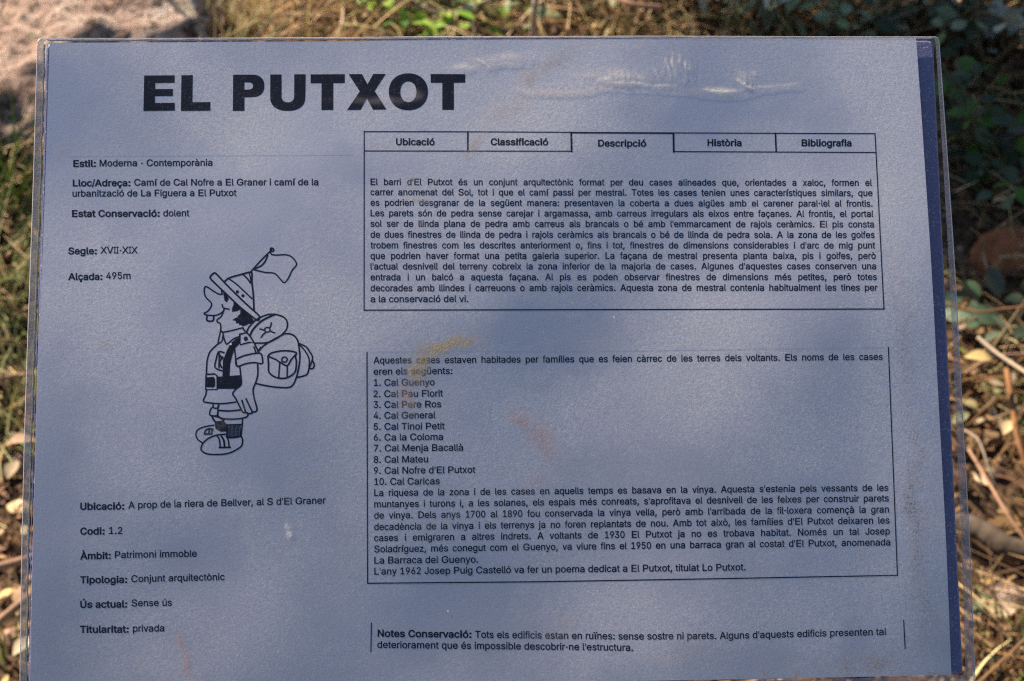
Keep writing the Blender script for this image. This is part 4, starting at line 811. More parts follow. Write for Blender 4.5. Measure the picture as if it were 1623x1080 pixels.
t = NT("weathered_clear_film")
oc = t.n("ShaderNodeTexCoord").outputs["Object"]
sa_ = t.n("ShaderNodeSeparateColor", i={0: t.n("ShaderNodeVertexColor", layer_name="stain").outputs[0]}).outputs
sb_ = t.n("ShaderNodeSeparateColor", i={0: t.n("ShaderNodeVertexColor", layer_name="wear_glints").outputs[0]}).outputs
sc_ = t.n("ShaderNodeSeparateColor", i={0: t.n("ShaderNodeVertexColor", layer_name="light_haze").outputs[0]}).outputs
grain = t.noise(oc, 1500, 3, .65).outputs[0]
grain2 = t.noise(oc, 600, 3, .6).outputs[0]
fine = t.maprange(grain, .50, .72)
br = t.math('MULTIPLY', sa_[0], t.maprange(grain, .38, .62, .15, 1.0)); oc1 = t.math('MULTIPLY', sa_[1], t.maprange(grain2, .3, .7, .5, 1.0)); pk = t.math('MULTIPLY', sa_[2], t.maprange(grain, .3, .7, .4, 1.0))
wh = t.math('MULTIPLY', t.math('MULTIPLY', sb_[0], 1.25), t.maprange(grain2, .3, .7, .65, 1.0))
mould = t.math('MULTIPLY', sb_[1], t.math('MULTIPLY_ADD', t.maprange(t.noise(oc, 1500, 3, .7).outputs[0], .48, .68), .42, .12))
fold_shade = sb_[2]; lit_patch = sc_[0]
def sparkle(scale, r, seed_thr, ch):
    vo = t.n("ShaderNodeTexVoronoi", i={"Vector": oc, "Scale": scale})
    m_ = t.n("ShaderNodeMapRange", i={0: vo.outputs["Distance"], 1: r, 2: r*.6, 3: 0.0, 4: 1.0}).outputs[0]
    return t.math('MULTIPLY', m_, t.math('GREATER_THAN', t.n("ShaderNodeSeparateColor", i={0: vo.outputs["Color"]}).outputs[ch], seed_thr))
sp = sparkle(70, .03, .80, 0)
sp2 = t.math('MULTIPLY', sparkle(900, .30, .80, 1), t.math('MULTIPLY_ADD', lit_patch, .10, .01))  # bright specks painted as sparkle on the film
sp3 = t.math('MULTIPLY', sparkle(500, .20, .86, 2), t.math('MULTIPLY_ADD', lit_patch, .09, .01))
light_haze = t.math('MULTIPLY', t.math('MULTIPLY_ADD', lit_patch, .026, .001), t.math('MULTIPLY_ADD', fine, 1.6, .35))  # pale grainy haze painted over the sunlit patches
cc = t.mix(t.math('MULTIPLY', br, 2.2, clamp=True), (.72, .62, .58), (.46, .34, .25))
cc = t.mix(t.math('MULTIPLY', oc1, 2.0, clamp=True), cc, (.66, .48, .20)); cc = t.mix(t.math('MULTIPLY', pk, 2.0, clamp=True), cc, (.66, .40, .38))
cc = t.mix(fold_shade, cc, (.34, .28, .25))
cc = t.mix(t.math('MULTIPLY', wh, 3.0, clamp=True), cc, (.90, .84, .78))
cc = t.mix(t.math('MULTIPLY', mould, 2.5, clamp=True), cc, (.05, .045, .04))
cc = t.mix(t.math('MAXIMUM', sp, t.math('MAXIMUM', sp2, sp3)), cc, (.95, .84, .70))
al = light_haze
for k in (t.math('MULTIPLY', br, .75), t.math('MULTIPLY', oc1, .95), t.math('MULTIPLY', pk, .9), wh, mould, fold_shade, t.math('MULTIPLY', sp, .9), sp2, sp3): al = t.math('MAXIMUM', al, k)
al = t.math('MINIMUM', al, .85)
hb = t.math('ADD', grain, grain2)
b = t.n("ShaderNodeBump", i={"Strength": .45, "Distance": .00025, "Height": hb})
b2 = t.n("ShaderNodeBump", i={"Strength": .15, "Distance": .00025, "Height": hb})
df = t.n("ShaderNodeBsdfDiffuse", i={0: cc, "Normal": b.outputs[0]})
trn = t.n("ShaderNodeBsdfTransparent", i={0: (.96, .97, .98, 1)})
m1 = t.n("ShaderNodeMixShader", i={0: al, 1: trn.outputs[0], 2: df.outputs[0]})
fc = t.n("ShaderNodeLayerWeight", i={"Blend": .5, "Normal": b2.outputs[0]}).outputs["Facing"]
fr5 = t.math('MULTIPLY_ADD', t.math('POWER', fc, 5.0), .9, .017)
gl = t.n("ShaderNodeBsdfGlossy", i={"Color": (1, 1, 1, 1), "Roughness": .20, "Normal": b2.outputs[0]})
m2 = t.n("ShaderNodeMixShader", i={0: fr5, 1: m1.outputs[0], 2: gl.outputs[0]})
film_mat = t.done(m2.outputs[0])
film = meshobj("clear_pouch", vs, fs, film_mat, sign, local=LOC)
put(film, "stain", brown, ochre, rosy); put(film, "wear_glints", white_glints, mould_, np.clip(fold, 0, 1)); put(film, "light_haze", litf)
tag(film, "clear plastic pouch with wrinkles, brown smears, painted highlights and grit")

# --- sealed rim of the pouch beyond the board: milky, scuffed, two skins thick
t = NT("milky_sealed_rim")
oc = t.n("ShaderNodeTexCoord").outputs["Object"]
g = t.noise(oc, 1200, 3, .6).outputs[0]; g3 = t.noise(oc, 60, 3, .6).outputs[0]
b = t.n("ShaderNodeBump", i={"Strength": .5, "Distance": .0003, "Height": g})
df = t.n("ShaderNodeBsdfDiffuse", i={0: t.mix(t.maprange(g3, .4, .7), (.42, .42, .50), (.40, .37, .38)), "Normal": b.outputs[0]})
tl = t.n("ShaderNodeBsdfTranslucent", i={0: (.55, .52, .5, 1)})
tl2 = t.n("ShaderNodeMixShader", i={0: .35, 1: df.outputs[0], 2: tl.outputs[0]})
trn = t.n("ShaderNodeBsdfTransparent", i={0: (.93, .94, .96, 1)})
m1 = t.n("ShaderNodeMixShader", i={0: t.maprange(g, .35, .7, .42, .72), 1: trn.outputs[0], 2: tl2.outputs[0]})
rim_mat = t.done(m1.outputs[0])
vs = []; fs = []
# ring from just outside the board's outline to just inside the pouch's outline
def ringpts(c, inset, n=60, r=.0014):
    out = []
    P = [Vector(p) for p in c]
    ins = []
    for k in range(4):
        A_ = (P[k-1]-P[k]).normalized(); B_ = (P[(k+1) % 4]-P[k]).normalized()
        ins.append((P[k]+(A_+B_)*inset, A_, B_))
    for k in range(4):
        p0, a0, b0 = ins[k]; p1, a1, b1 = ins[(k+1) % 4]
        s0 = p0+b0*r; s1 = p1+a1*r
        c0 = p0 + (a0+b0)*r*.29
        out.append(c0)
        for i in range(n+1): out.append(s0.lerp(s1, i/n))
    return out
ro = ringpts(POUCH, .00005); ri = ringpts(BOARD, -.00005)
n = len(ro)
for z_, zz in ((-.0009, 0),):
    for p_ in ro: vs.append((p_.x, p_.y, wave(p_.x, p_.y)+z_+.0010))
    for p_ in ri: vs.append((p_.x, p_.y, wave(p_.x, p_.y)+z_+.0010))
for i in range(n):
    j = (i+1) % n; fs.append((i, n+i, n+j, j))
rim = meshobj("sealed_rim", vs, fs, rim_mat, sign, local=LOC)
# outer bead: the pouch's cut edge, a little thicker
vs = []; fs = []
for i, p_ in enumerate(ro):
    for k in range(5):
        a = 2*math.pi*k/5
        q = (p_ - Vector((0, 0)))
        cdir = (Vector((0, 0))-p_).normalized()
        vs.append((p_.x+cdir.x*math.cos(a)*.00016, p_.y+cdir.y*math.cos(a)*.00016, wave(p_.x, p_.y)+.00002+math.sin(a)*.00007))
for i in range(n):
    for k in range(5):
        fs.append((i*5+k, i*5+(k+1) % 5, ((i+1) % n)*5+(k+1) % 5, ((i+1) % n)*5+k))
bead_m = simple("clear_cut_edge", (.55, .53, .55), .3, 500, .25, .6)
bead = meshobj("cut_edge", vs, fs, bead_m, sign, local=LOC)

# --- post behind, hidden by the sheet from the front
pm = simple("weathered_post", (.20, .14, .09), .85, 40, .4, .2, .6, 90)
top = Vector((foot.x, foot.y, TW.z - .0)) - foot
vs = []; fs = []
for k in range(9):
    z = (top.z - .035)*k/8 - .04*(k == 0)
    for q in range(10):
        a = 2*math.pi*q/10; r = .021*(1+.06*noise.noise(Vector((q, k*.4, 0))))
        vs.append((math.cos(a)*r, math.sin(a)*r + .012, z))
for k in range(8):
    for q in range(10): fs.append((k*10+q, k*10+(q+1) % 10, (k+1)*10+(q+1) % 10, (k+1)*10+q))
fs.append(tuple(range(80, 90)))
meshobj("post", vs, fs, pm, sign)
vs, fs = plate([(-.06, .05), (.06, .05), (.06, -.05), (-.06, -.05)], -.032, -.0083, .002)
meshobj("bracket", vs, fs, pm, sign, False, local=LOC)

# ================================================================== PLANT MATTER
random.seed(11)
straw_m = tinted("straw", .7, .3, .2); leaf_m = tinted("leaf", .55, .28, .35); litter_m = tinted("litter", .8, .15, .2)
bark_m = simple("bark", (.20, .145, .10), .85, 60, .45, .2, .7, 150)
class Bag:
    def __init__(s): s.v = []; s.f = []; s.c = []
    def blade(s, p, d, length, wid, colr, bend=.3, up=0.0, seg=4, sag=0.0):
        d = d.normalized(); side = d.cross(Vector((0, 0, 1)))
        if side.length < .1: side = Vector((1, 0, 0))
        side.normalize(); side = (side + Vector((random.uniform(-.5,.5), random.uniform(-.5,.5), random.uniform(-.6,.6)))*.7).normalized()
        q = p.copy(); k0 = len(s.v); dirn = d.copy(); bv = Vector((random.uniform(-1,1), random.uniform(-1,1), random.uniform(-.4,.4)))*bend
        for i in range(seg+1):
            tt = i/seg; w_ = wid*(1-.75*tt**2)*.5
            s.v += [(q+side*w_)[:], (q-side*w_)[:]]; s.c += [colr, colr]
            dirn = (dirn + bv/seg + Vector((0, 0, up-sag))/seg).normalized(); q = q + dirn*length/seg
            g_ = gz(q.x, q.y)+.001
            if q.z < g_: q.z = g_ + random.random()*.002
        for i in range(seg): s.f.append((k0+2*i, k0+2*i+1, k0+2*i+3, k0+2*i+2))
    def leaf(s, p, d, nrm, L, Wd, colr, fold=.25, curl=.3):
        d = d.normalized(); sd_ = d.cross(nrm).normalized(); nn = sd_.cross(d)
        k0 = len(s.v); prof = (0, .55, .95, 1, .7, 0.05)
        for i, w_ in enumerate(prof):
            tt = i/5; q = p + d*L*tt - nn*curl*L*tt*tt; e = w_*Wd*.5
            s.v += [(q+sd_*e+nn*fold*e)[:], q[:], (q-sd_*e+nn*fold*e)[:]]; s.c += [colr]*3
        for i in range(5):
            k = k0+3*i; s.f += [(k, k+1, k+4, k+3), (k+1, k+2, k+5, k+4)]
    def build(s, name, mat, parent=None): return meshobj(name, s.v, s.f, mat, parent, True, s.c)
def vary(c_, a=.25):
    k = 1+random.uniform(-a, a); return tuple(max(0, x*k*(1+random.uniform(-.08, .08))) for x in c_)
TAN = [(.64,.42,.20), (.54,.33,.15), (.70,.52,.30), (.42,.25,.11), (.55,.40,.19)]
BRN = [(.30,.16,.085), (.40,.23,.13), (.20,.11,.06), (.48,.31,.19)]
DARK_STRAW = [(.17,.09,.04), (.26,.14,.06), (.10,.055,.03), (.34,.20,.09)]
GRN = [(.10,.15,.025), (.15,.20,.04), (.22,.25,.07)]
def rpos():
    if random.random() < .84: return random.uniform(-1.15, 1.15), random.uniform(.45, 2.45)
    return random.uniform(-2.2, 2.2), random.uniform(.1, 3.6)
# patches of ground: bare litter at the left, a dark hollow at the right, browner straw darkened for half shade to the lower right
BARE = G(10, 880); HOLLOW = G(1590, 330); BROWN_SHADE = G(1620, 850); GREEN = G(20, 540); LEAFY = G(1440, 60)
def near(x, y, c_, r): return math.exp(-((x-c_[0])**2+(y-c_[1])**2)/(r*r))
B = Bag()
n = 0
while n < 52000:
    x, y = rpos()
    dens = .62+1.3*noise.noise(Vector((x*7, y*7, 5.5)))
    dens *= (1-.80*near(x, y, BARE, .20))*(1-.85*near(x, y, HOLLOW, .25))*(1-.5*near(x, y, LEAFY, .16))*(1-.3*near(x, y, BROWN_SHADE, .22))
    if random.random() > dens: continue
    n += 1
    a = random.uniform(0, 2*math.pi) if random.random() < .5 else random.gauss(1.2+noise.noise(Vector((x*3, y*3, 0)))*3, .5)
    el = random.gauss(.15, .45)
    pal = TAN if random.random() < .56 else (DARK_STRAW if random.random() < .82 else GRN)
    if pal is TAN and random.random() < .75*near(x, y, BROWN_SHADE, .26): pal = DARK_STRAW
    if random.random() < .5*near(x, y, GREEN, .12): pal = GRN
    h = random.uniform(.004, .075)*(.35+.9*max(0, noise.noise(Vector((x*11, y*11, 2.5)))+.5))
    B.blade(Vector((x, y, gz(x, y)+h)), Vector((math.cos(a)*math.cos(el), math.sin(a)*math.cos(el), math.sin(el))), random.uniform(.02, .10), random.uniform(.0009, .0027), vary(random.choice(pal), .45), .5, 0, 4, .5)
o = B.build("dry_grass", straw_m); tag(o, "matted dry straw-coloured grass lying all over the ground", "grass", kind="stuff")
B = Bag()
for _ in range(40000):
    x, y = rpos(); pl_ = BRN+BRN+TAN if random.random() < .25+.75*near(x, y, BARE, .26) else DARK_STRAW
    a = random.uniform(0, 2*math.pi); nn = Vector((random.gauss(0, .5), random.gauss(0, .5), 1)).normalized()
    d = Vector((math.cos(a), math.sin(a), random.uniform(-.2, .5)))
    L = random.choice((.006, .009, .013, .020)) * random.uniform(.7, 1.3)
    B.leaf(Vector((x, y, gz(x, y)+random.uniform(.001, .014))), d, nn, L, L*random.uniform(.35, .8), vary(random.choice(pl_), .35), random.uniform(-.5, .6), random.uniform(-.5, .7))
o = B.build("leaf_litter", litter_m); tag(o, "crumbled brown leaf litter scattered among the dry grass", "leaf litter", kind="stuff")
# pebbles and crumbs of earth
vs = []; fs = []; cl = []
ICO = [(0,0,1),(.9,0,.4),(.3,.85,.4),(-.7,.5,.4),(-.7,-.5,.4),(.3,-.85,.4),(.7,.5,-.4),(-.3,.85,-.4),(-.9,0,-.4),(-.3,-.85,-.4),(.7,-.5,-.4),(0,0,-1)]
IF = [(0,1,2),(0,2,3),(0,3,4),(0,4,5),(0,5,1),(1,6,2),(2,6,7),(2,7,3),(3,7,8),(3,8,4),(4,8,9),(4,9,5),(5,9,10),(5,10,1),(1,10,6),(11,7,6),(11,8,7),(11,9,8),(11,10,9),(11,6,10)]
for _ in range(9000):
    x, y = rpos(); r = random.choice((.002, .003, .005, .008))*random.uniform(.7, 1.4); k = len(vs); c_ = vary(random.choice([(.30,.19,.12),(.22,.14,.10),(.40,.28,.20),(.16,.10,.07)]), .3)
    for q in ICO: vs.append((x+q[0]*r*random.uniform(.8, 1.2), y+q[1]*r*random.uniform(.8, 1.2), gz(x, y)+r*.4+q[2]*r*random.uniform(.6, 1))); cl.append(c_)
    fs += [tuple(k+i for i in f_) for f_ in IF]
o = meshobj("pebbles", vs, fs, litter_m, None, False, cl); tag(o, "small brown pebbles and crumbs of earth on the ground", "pebbles", kind="stuff")

# --- rocks
def rock(name, u, v, sx, sy, sz, seed, mat, label, zoff=0.0, rot=0.0, sub=5):
    import bmesh
    bm = bmesh.new(); bmesh.ops.create_icosphere(bm, subdivisions=sub, radius=1)
    x, y = G(u, v); rr = Matrix.Rotation(rot, 3, 'Z')
    for vt in bm.verts:
        p_ = vt.co.copy(); s0 = Vector((seed, seed*.7, seed*1.3))
        # facets: clip the ball by a few planes
        rnd = random.Random(seed)
        for q in range(9):
            nn = Vector((rnd.gauss(0, 1), rnd.gauss(0, 1), rnd.gauss(0, 1))).normalized(); h = rnd.uniform(.62, .9)
            d = p_.dot(nn)
            if d > h: p_ -= nn*(d-h)*.92
        p_ += vt.co*(noise.noise(p_*2.2+s0)*.14 + noise.noise(p_*5+s0)*.10 + noise.noise(p_*11+s0)*.07 + noise.noise(p_*26+s0)*.035)
        vt.co = rr @ Vector((p_.x*sx, p_.y*sy, p_.z*sz))
    me = bpy.data.meshes.new(name); bm.to_mesh(me); bm.free()
    me.polygons.foreach_set("use_smooth", [True]*len(me.polygons)); me.materials.append(mat)
    o = bpy.data.objects.new(name, me); col.objects.link(o); o.location = (x, y, gz(x, y)+zoff)
    tag(o, label, "rock"); return o
t = NT("pink_sandstone")
oc = t.n("ShaderNodeTexCoord").outputs["Object"]
n1 = t.noise(oc, 14, 6, .65, .5).outputs[0]; n2 = t.noise(oc, 70, 6, .7).outputs[0]
c = t.ramp(n1, [(.34, (.16, .10, .08)), (.47, (.40, .27, .21)), (.60, (.54, .42, .35)), (.75, (.50, .43, .38))])
c = t.mix(t.maprange(n2, .50, .60), c, (.09, .06, .045))
c = t.mix(t.maprange(t.noise(oc, 30, 3, .6).outputs[0], .62, .7), c, (.30, .27, .16))
b = t.n("ShaderNodeBump", i={"Strength": 1.0, "Distance": .012, "Height": t.math('ADD', n2, n1)})
p = t.n("ShaderNodeBsdfPrincipled", i={"Base Color": c, "Roughness": .9, "Specular IOR Level": .15, "Normal": b.outputs[0]})
pink = t.done(p.outputs[0])
red = simple("red_sandstone", (.36, .13, .06), .9, 30, .5, .15, .9, 60)
rock("boulder", 110, 120, .21, .19, .074, 4, pink, "large pale pink boulder behind the upper left corner of the sign", .022, .5)
rock("stone", 1592, 410, .052, .040, .028, 9, red, "rusty red stone among dark leaves to the right of the sign", -.004, .2, 4)
rock("stone", 30, 700, .022, .018, .012, 12, pink, "small pinkish stone on the soil left of the sign", .004, .2, 3)
rock("stone", 1575, 975, .030, .026, .018, 17, pink, "small pinkish stone near the lower right corner of the sign", .004, .9, 3)

# --- sticks
def stick(name, pts, r0, r1, mat, label, cat="stick"):
    """pts: (u, v, height)"""
    P = []
    for u, v, h in pts:
        x, y = G(u, v, h); P.append(Vector((x, y, h + gz(x, y)*0)))
    base = P[0].copy(); n_ = 24; C = []
    PP = [P[0]]+P+[P[-1]]
    segs = len(P)-1
    for i in range(n_+1):
        s_ = i/n_*segs; k = min(int(s_), segs-1); q = s_-k; p0, p1, p2, p3 = PP[k], PP[k+1], PP[k+2], PP[k+3]
        C.append(.5*((2*p1)+(p2-p0)*q+(2*p0-5*p1+4*p2-p3)*q*q+(3*p1-p0-3*p2+p3)*q**3))
    vs = []; fs = []
    for i, c_ in enumerate(C):
        d = (C[min(i+1, n_)]-C[max(i-1, 0)]).normalized(); a1 = d.cross(Vector((0, .3, 1))).normalized(); a2 = d.cross(a1)
        r = r0+(r1-r0)*i/n_; r *= 1+.18*noise.noise(Vector((i*.5, base.x*9, 0)))
        for k in range(7):
            an = 2*math.pi*k/7; vs.append((c_+a1*math.cos(an)*r+a2*math.sin(an)*r-base)[:])
    for i in range(n_):
        for k in range(7): fs.append((i*7+k, i*7+(k+1) % 7, (i+1)*7+(k+1) % 7, (i+1)*7+k))
    fs.append(tuple(range(7))[::-1]); fs.append(tuple(range(n_*7, n_*7+7)))
    o = meshobj(name, vs, fs, mat); o.location = base; tag(o, label, cat); return o
pale = simple("pale_dead_wood", (.40, .31, .22), .8, 50, .25, .2, .5, 200)
pinkw = simple("pinkish_dry_stalk", (.30, .17, .105), .8, 50, .25, .2, .5, 200)
redw = simple("reddish_bark", (.26, .12, .05), .8, 50, .35, .2, .5, 200)
dark = simple("dark_bark", (.085, .062, .045), .9, 50, .5, .2, .9, 120)
stick("dead_stick", [(255,-18,.10),(292,25,.08),(330,66,.06)], .0042, .0040, pale, "pale straight dead stick leaning down to the sign's top edge beside the boulder")
stick("dry_stalk", [(850,-25,.14),(848,10,.12),(846,35,.09),(843,80,.03)], .0040, .0045, pale, "upright pale stalk standing behind the middle of the sign's top edge")
stick("dry_stalk", [(978,-4,.12),(1005,8,.12),(1048,12,.11)], .0026, .0032, pinkw, "short pinkish stalk lying across the grass above the sign")
stick("twig", [(640,-10,.05),(700,20,.05),(780,-2,.06)], .0014, .0016, pale, "thin grey twig crossing behind the green sprigs above the title")
stick("twig", [(1535,712,.04),(1570,770,.05),(1600,820,.05),(1640,875,.04)], .0016, .0019, pinkw, "brown twig slanting down to the frame edge right of the sign")
stick("twig", [(1528,682,.06),(1552,700,.06),(1568,745,.05),(1578,770,.04)], .0013, .0010, pale, "pale forked twig right of the sign above the dark branch")
stick("twig", [(1550,535,.09),(1580,560,.09),(1640,600,.10)], .0021, .0019, pale, "pale twig crossing another just right of the sign")
stick("twig", [(1530,592,.08),(1580,565,.08),(1650,562,.08)], .0015, .0013, pinkw, "pinkish twig running level under the red stone")
stick("twig", [(1500,480,.10),(1545,494,.10),(1590,490,.10),(1640,484,.10)], .0011, .0010, redw, "thin bare twig running level below the red stone")
stick("branch", [(1500,825,.02),(1555,840,.03),(1600,868,.03),(1670,885,.03)], .010, .011, dark, "thick dark fallen branch on the straw right of the sign")
stick("branch", [(1500,925,.02),(1560,950,.02),(1610,958,.02),(1670,962,.02)], .007, .006, dark, "thinner dark fallen branch below the thick one near the corner")
stick("dry_stalk", [(1596,585,.08),(1606,650,.07),(1615,700,.06),(1640,770,.04)], .0030, .0032, redw, "reddish upright stalk at the right edge of the view")
stick("twig", [(-20,602,.03),(25,596,.03),(60,592,.03)], .0022, .0018, pinkw, "pale twig lying on green grass left of the sign")
stick("dead_stick", [(-20,902,.03),(20,893,.03),(60,880,.03)], .0042, .0036, pinkw, "pale stick lying on the soil left of the sign")
stick("dead_stick", [(-30,1010,.03),(10,975,.03),(60,935,.03)], .0040, .0036, pinkw, "greyish stick slanting up at the lower left corner")
random.seed(5)
B = Bag()

# --- grass tufts
def tuft(u, v, n_, L, pal, label, spread=.5, lean=(0, 0), wd=.0032):
    x, y = G(u, v); B = Bag(); base = Vector((x, y, gz(x, y)))
    for _ in range(n_):
        a = random.uniform(0, 2*math.pi); r = random.random()**.5*.04
        p_ = base+Vector((math.cos(a)*r, math.sin(a)*r, 0)); a2 = a+random.gauss(0, .6)
        sp_ = random.uniform(.1, 1)*spread
        d = Vector((math.cos(a2)*sp_+lean[0], math.sin(a2)*sp_+lean[1], 1))
        B.blade(p_, d, L*random.uniform(.5, 1.15), wd*random.uniform(.6, 1.2), vary(random.choice(pal), .3), .35, 0, 6, .7)
    B.v = [(a_-base.x, b_-base.y, c_-base.z) for a_, b_, c_ in B.v]
    o = B.build("grass_tuft", straw_m); o.location = base; tag(o, label, "grass tuft"); return o
tuft(5, 330, 150, .15, [(.04,.08,.015),(.06,.11,.02),(.10,.14,.03)], "dark green grass tuft left of the sign below the boulder", .6, (.1, -.1))
tuft(-10, 470, 130, .13, [(.40,.34,.18),(.30,.30,.12),(.20,.22,.08)], "yellowing grass tuft left of the sign beside the list heading", .9, (.3, -.1))
tuft(20, 640, 120, .10, [(.42,.40,.20),(.30,.32,.12),(.5,.45,.28)], "pale green and straw grass tuft beside the sign's left edge", .8, (.2, 0))
tuft(15, 1050, 70, .08, [(.36,.34,.16),(.22,.26,.08)], "sparse green grass tuft at the lower left corner", .8, (.1, 0))
tuft(355, 70, 120, .10, [(.46,.40,.22),(.36,.34,.16),(.52,.42,.26)], "straw-green grass tuft behind the top edge above the title", .7, (.2, 0))
tuft(440, 55, 80, .10, TAN, "bleached dry grass tuft above the last letters of the title", .8)
tuft(560, 62, 90, .09, TAN, "bleached dry grass tuft left of the bright green sprigs", 1.0)
tuft(990, 60, 60, .12, GRN+TAN, "grass tuft with a few green blades behind the wrinkled film", .7)

# --- leafy plants: leaves are separate parts that share meshes
def leafmesh(name, L, Wd, colr, fold, curl, mat=leaf_m):
    B = Bag(); B.leaf(Vector((0, 0, 0)), Vector((1, 0, 0)), Vector((0, 0, 1)), L, Wd, colr, fold, curl)
    me = bpy.data.meshes.new(name); me.from_pydata(B.v, [], B.f)
    me.polygons.foreach_set("use_smooth", [True]*len(me.polygons))
    a = me.color_attributes.new("tint", 'FLOAT_COLOR', 'POINT'); fl = []
    for c_ in B.c: fl += (*c_, 1)
    a.data.foreach_set("color", fl); me.materials.append(mat); return me
def plant(name, u, v, stems, hmax, spread, nleaf, L, pal, label, cat, ratio=.5, lean=(0, 0), seed=1, mat=leaf_m, fold=.25, stemc=(.14,.10,.05), zmin=.2):
    rnd = random.Random(seed); random.seed(seed)
    x, y = G(u, v); base = Vector((x, y, gz(x, y))); root = empty(name, base); tag(root, label, cat)
    meshes = [leafmesh("leaf", L*k, L*k*ratio*rnd.uniform(.8, 1.2), vary(c_, .2), fold*rnd.uniform(.4, 1.6), rnd.uniform(-.1, .5), mat) for c_ in pal for k in (.75, 1.0, 1.2)]
    vs = []; fs = []; tips = []
    for s_ in range(stems):
        a = rnd.uniform(0, 2*math.pi); sp_ = spread*rnd.uniform(.25, 1); hh = hmax*rnd.uniform(.55, 1)
        P = []; wob_ = Vector((rnd.gauss(0, .03), rnd.gauss(0, .03), 0)); b0 = Vector((rnd.gauss(0, .02), rnd.gauss(0, .02), -.01))
        for i in range(9):
            tt = i/8; P.append(b0+Vector(((math.cos(a)*sp_+lean[0])*tt**1.2, (math.sin(a)*sp_+lean[1])*tt**1.2, hh*tt**.85)) + wob_*math.sin(tt*5))
        k0 = len(vs); r0 = .0024+hmax*.004
        for i, c_ in enumerate(P):
            for k in range(5):
                an = 2*math.pi*k/5; r = r0*(1-.75*i/8); vs.append((c_.x+math.cos(an)*r, c_.y+math.sin(an)*r, c_.z))
        for i in range(8):
            for k in range(5): fs.append((k0+i*5+k, k0+i*5+(k+1) % 5, k0+(i+1)*5+(k+1) % 5, k0+(i+1)*5+k))
        tips.append(P)
    sm = simple("stem_"+cat.replace(' ', '_'), stemc, .7, 60, .3)
    meshobj("stem", vs, fs, sm, root)
    for q in range(nleaf):
        P = rnd.choice(tips); tt = zmin+(1-zmin)*rnd.random(); k = min(int(tt*8), 7); c_ = P[k].lerp(P[k+1], tt*8-k)
        a = rnd.uniform(0, 2*math.pi); d = Vector((math.cos(a), math.sin(a), rnd.uniform(-.3, .7))).normalized()
        off = rnd.uniform(0, .03)*(.3+spread*2)
        nn = (Vector((0, 0, 1))+Vector((rnd.gauss(0, .45), rnd.gauss(0, .45), 0))).normalized()
        sd_ = d.cross(nn).normalized(); nn = sd_.cross(d)
        M = Matrix((d, -sd_, nn)).transposed().to_4x4(); M.translation = c_+d*off
        o = bpy.data.objects.new("leaf", rnd.choice(meshes)); col.objects.link(o); o.parent = root; o.matrix_local = M
    return root
BRIGHT = [(.24,.42,.03), (.34,.50,.05), (.09,.18,.02)]
GREY = [(.42,.48,.28), (.28,.35,.20), (.58,.60,.42)]
DK = [(.045,.075,.03), (.065,.10,.045), (.10,.13,.08)]
plant("leafy_sprig", 668, 50, 12, .10, .08, 120, .024, BRIGHT, "bright green leafy sprigs behind the sign above the title's end", "plant", .6, seed=3, lean=(0, 0))
plant("leafy_sprig", 750, 42, 6, .08, .07, 40, .024, BRIGHT+GREY, "small mixed green sprig right of the bright green ones", "plant", .45, seed=4)
plant("grey_leaved_plant", 905, 30, 6, .13, .07, 44, .040, GREY, "grey-green plant with narrow leaves beside the pale upright stalk", "plant", .28, seed=5)
plant("grey_leaved_plant", 1175, 40, 12, .15, .11, 110, .042, GREY, "grey-green plant with long leaves above the wrinkled film", "plant", .34, seed=6)
plant("grey_leaved_plant", 1330, 62, 6, .10, .08, 50, .022, GREY, "small pale-leaved plant just above the sign near its upper right corner", "plant", .6, seed=14)
plant("leafy_bush", 1400, 62, 14, .17, .17, 200, .024, DK+GREY[:2], "dark bush with a few pale leaves behind the sign's upper right corner", "bush", .6, seed=7)
plant("leafy_bush", 1560, 90, 22, .26, .24, 295, .026, DK+[(.16,.20,.12),(.42,.46,.36)], "large dark leafy bush right of the sign's upper right corner", "bush", .62, seed=8, lean=(0, -.03))
plant("leafy_bush", 1600, 280, 16, .15, .20, 240, .025, DK+BRIGHT[2:], "low dark bush beside the red stone", "bush", .6, seed=9)
plant("leafy_sprig", 1545, 555, 6, .12, .06, 26, .030, DK+[(.10,.16,.09)], "dark green sprig drooping below the red stone", "plant", .45, seed=10)
plant("leafy_sprig", 1600, 640, 6, .07, .08, 22, .016, [(.30,.30,.14),(.46,.38,.22)], "small yellowish dry sprig right of the sign", "plant", .7, seed=12)
plant("leafy_sprig", 1560, 985, 4, .05, .05, 12, .020, DK+GREY[:1], "few green leaves by the thinner fallen branch", "plant", .55, seed=13)

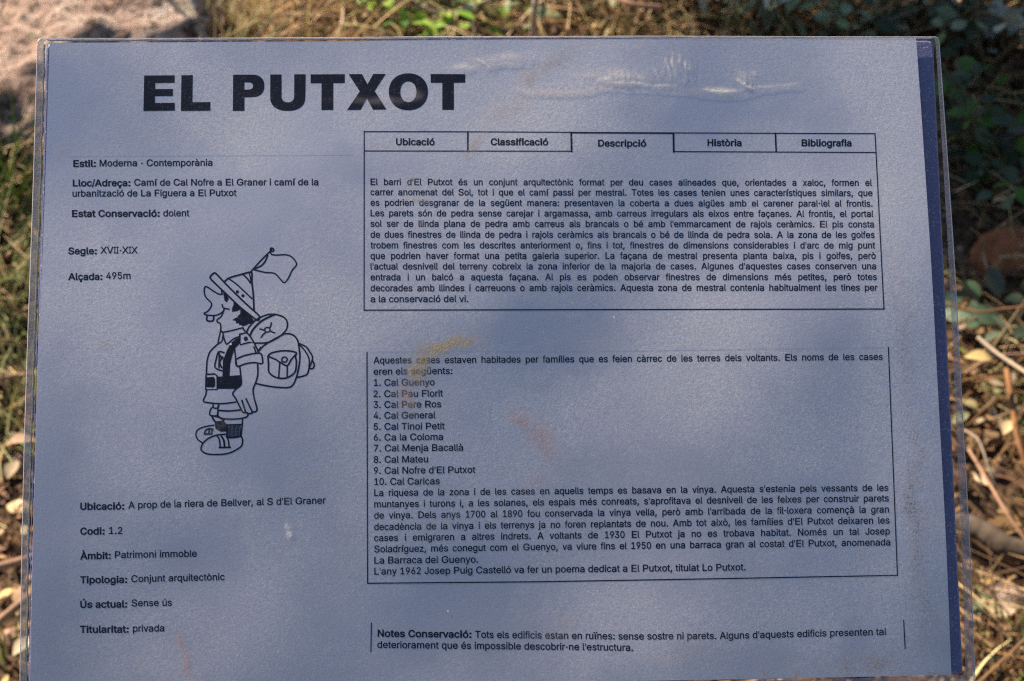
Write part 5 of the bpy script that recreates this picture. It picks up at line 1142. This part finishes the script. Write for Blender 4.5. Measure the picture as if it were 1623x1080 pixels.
# --- single dead leaves that stand out
def deadleaf(u, v, L, colr, label, yaw, h=.03, tip=.3):
    me = leafmesh("dead_leaf", L, L*.62, colr, .5, .35, litter_m); x, y = G(u, v, h)
    o = bpy.data.objects.new("dead_leaf", me); col.objects.link(o); o.location = (x, y, h); o.rotation_euler = (random.uniform(-.4, .4), -tip, yaw); tag(o, label, "dead leaf")
deadleaf(1562, 982, .034, (.52,.40,.28), "curled pale dead leaf near the lower right corner of the sign", .5)
deadleaf(1600, 1010, .030, (.46,.27,.15), "orange-brown dead leaf beside the pale curled one", 2.1)
deadleaf(1572, 572, .024, (.62,.44,.18), "yellow dead leaf among the crossing twigs right of the sign", 2.9, .1)
deadleaf(1590, 690, .020, (.60,.46,.25), "cream dead leaf by the reddish upright stalk", 1.1, .06)
deadleaf(8, 706, .028, (.50,.32,.20), "large curled brown leaf left of the sign", .3)
deadleaf(12, 760, .022, (.44,.33,.21), "pale dead leaf just below the large curled brown one", 1.4)
deadleaf(20, 1040, .024, (.60,.46,.30), "pale dead leaf at the lower left corner under the greyish stick", .9)

# --- added out of the frame towards the sun: a tree shaped to shade the right side
def shade_bush(cx, cy, hh, rad_, seed, label, nl):
    random.seed(seed); base = Vector((cx, cy, 0)); root = empty("added_shade_tree", base); tag(root, label, "tree")
    B = Bag()
    cl_ = [(Vector((random.gauss(0, rad_*.5), random.gauss(0, rad_*.5), hh+random.uniform(-.11, .11))), random.uniform(.25, .45)*rad_) for _ in range(22)]
    for _ in range(nl):
        c_, r = random.choice(cl_); d = Vector((random.gauss(0, 1), random.gauss(0, 1), random.gauss(0, .8))).normalized()
        p_ = c_+d*r*random.random()**.4
        B.leaf(p_, Vector((random.gauss(0, 1), random.gauss(0, 1), random.gauss(0, .4))), Vector((random.gauss(0, .5), random.gauss(0, .5), 1)).normalized(), .05, .028, vary((.07,.10,.04), .35))
    o = B.build("foliage", leaf_m, root); tag(o, kind="stuff")
    vs = []; fs = []
    for c_, r in cl_[:14]:
        k0 = len(vs)
        for i in range(6):
            tt = i/5; p_ = Vector((c_.x*tt**1.3, c_.y*tt**1.3, c_.z*tt))
            for k in range(6):
                an = 2*math.pi*k/6; rr = .022*(1-.8*tt); vs.append((p_.x+math.cos(an)*rr, p_.y+math.sin(an)*rr, p_.z))
        for i in range(5):
            for k in range(6): fs.append((k0+i*6+k, k0+i*6+(k+1) % 6, k0+(i+1)*6+(k+1) % 6, k0+(i+1)*6+k))
    meshobj("trunk", vs, fs, bark_m, root)
sh = Vector((SUN.x, SUN.y)).normalized(); tanel = math.tan(SEL)
for (u, v), dist, hh, rd, sd_, nl, lab in (((1650, 350), 2.6, 0, .17, 21, 3600, "added unseen tree placed to shade the ground right of the sign"),):
    x, y = G(u, v); hh = dist*tanel
    shade_bush(x+sh.x*dist, y+sh.y*dist, hh, rd, sd_, lab, nl)
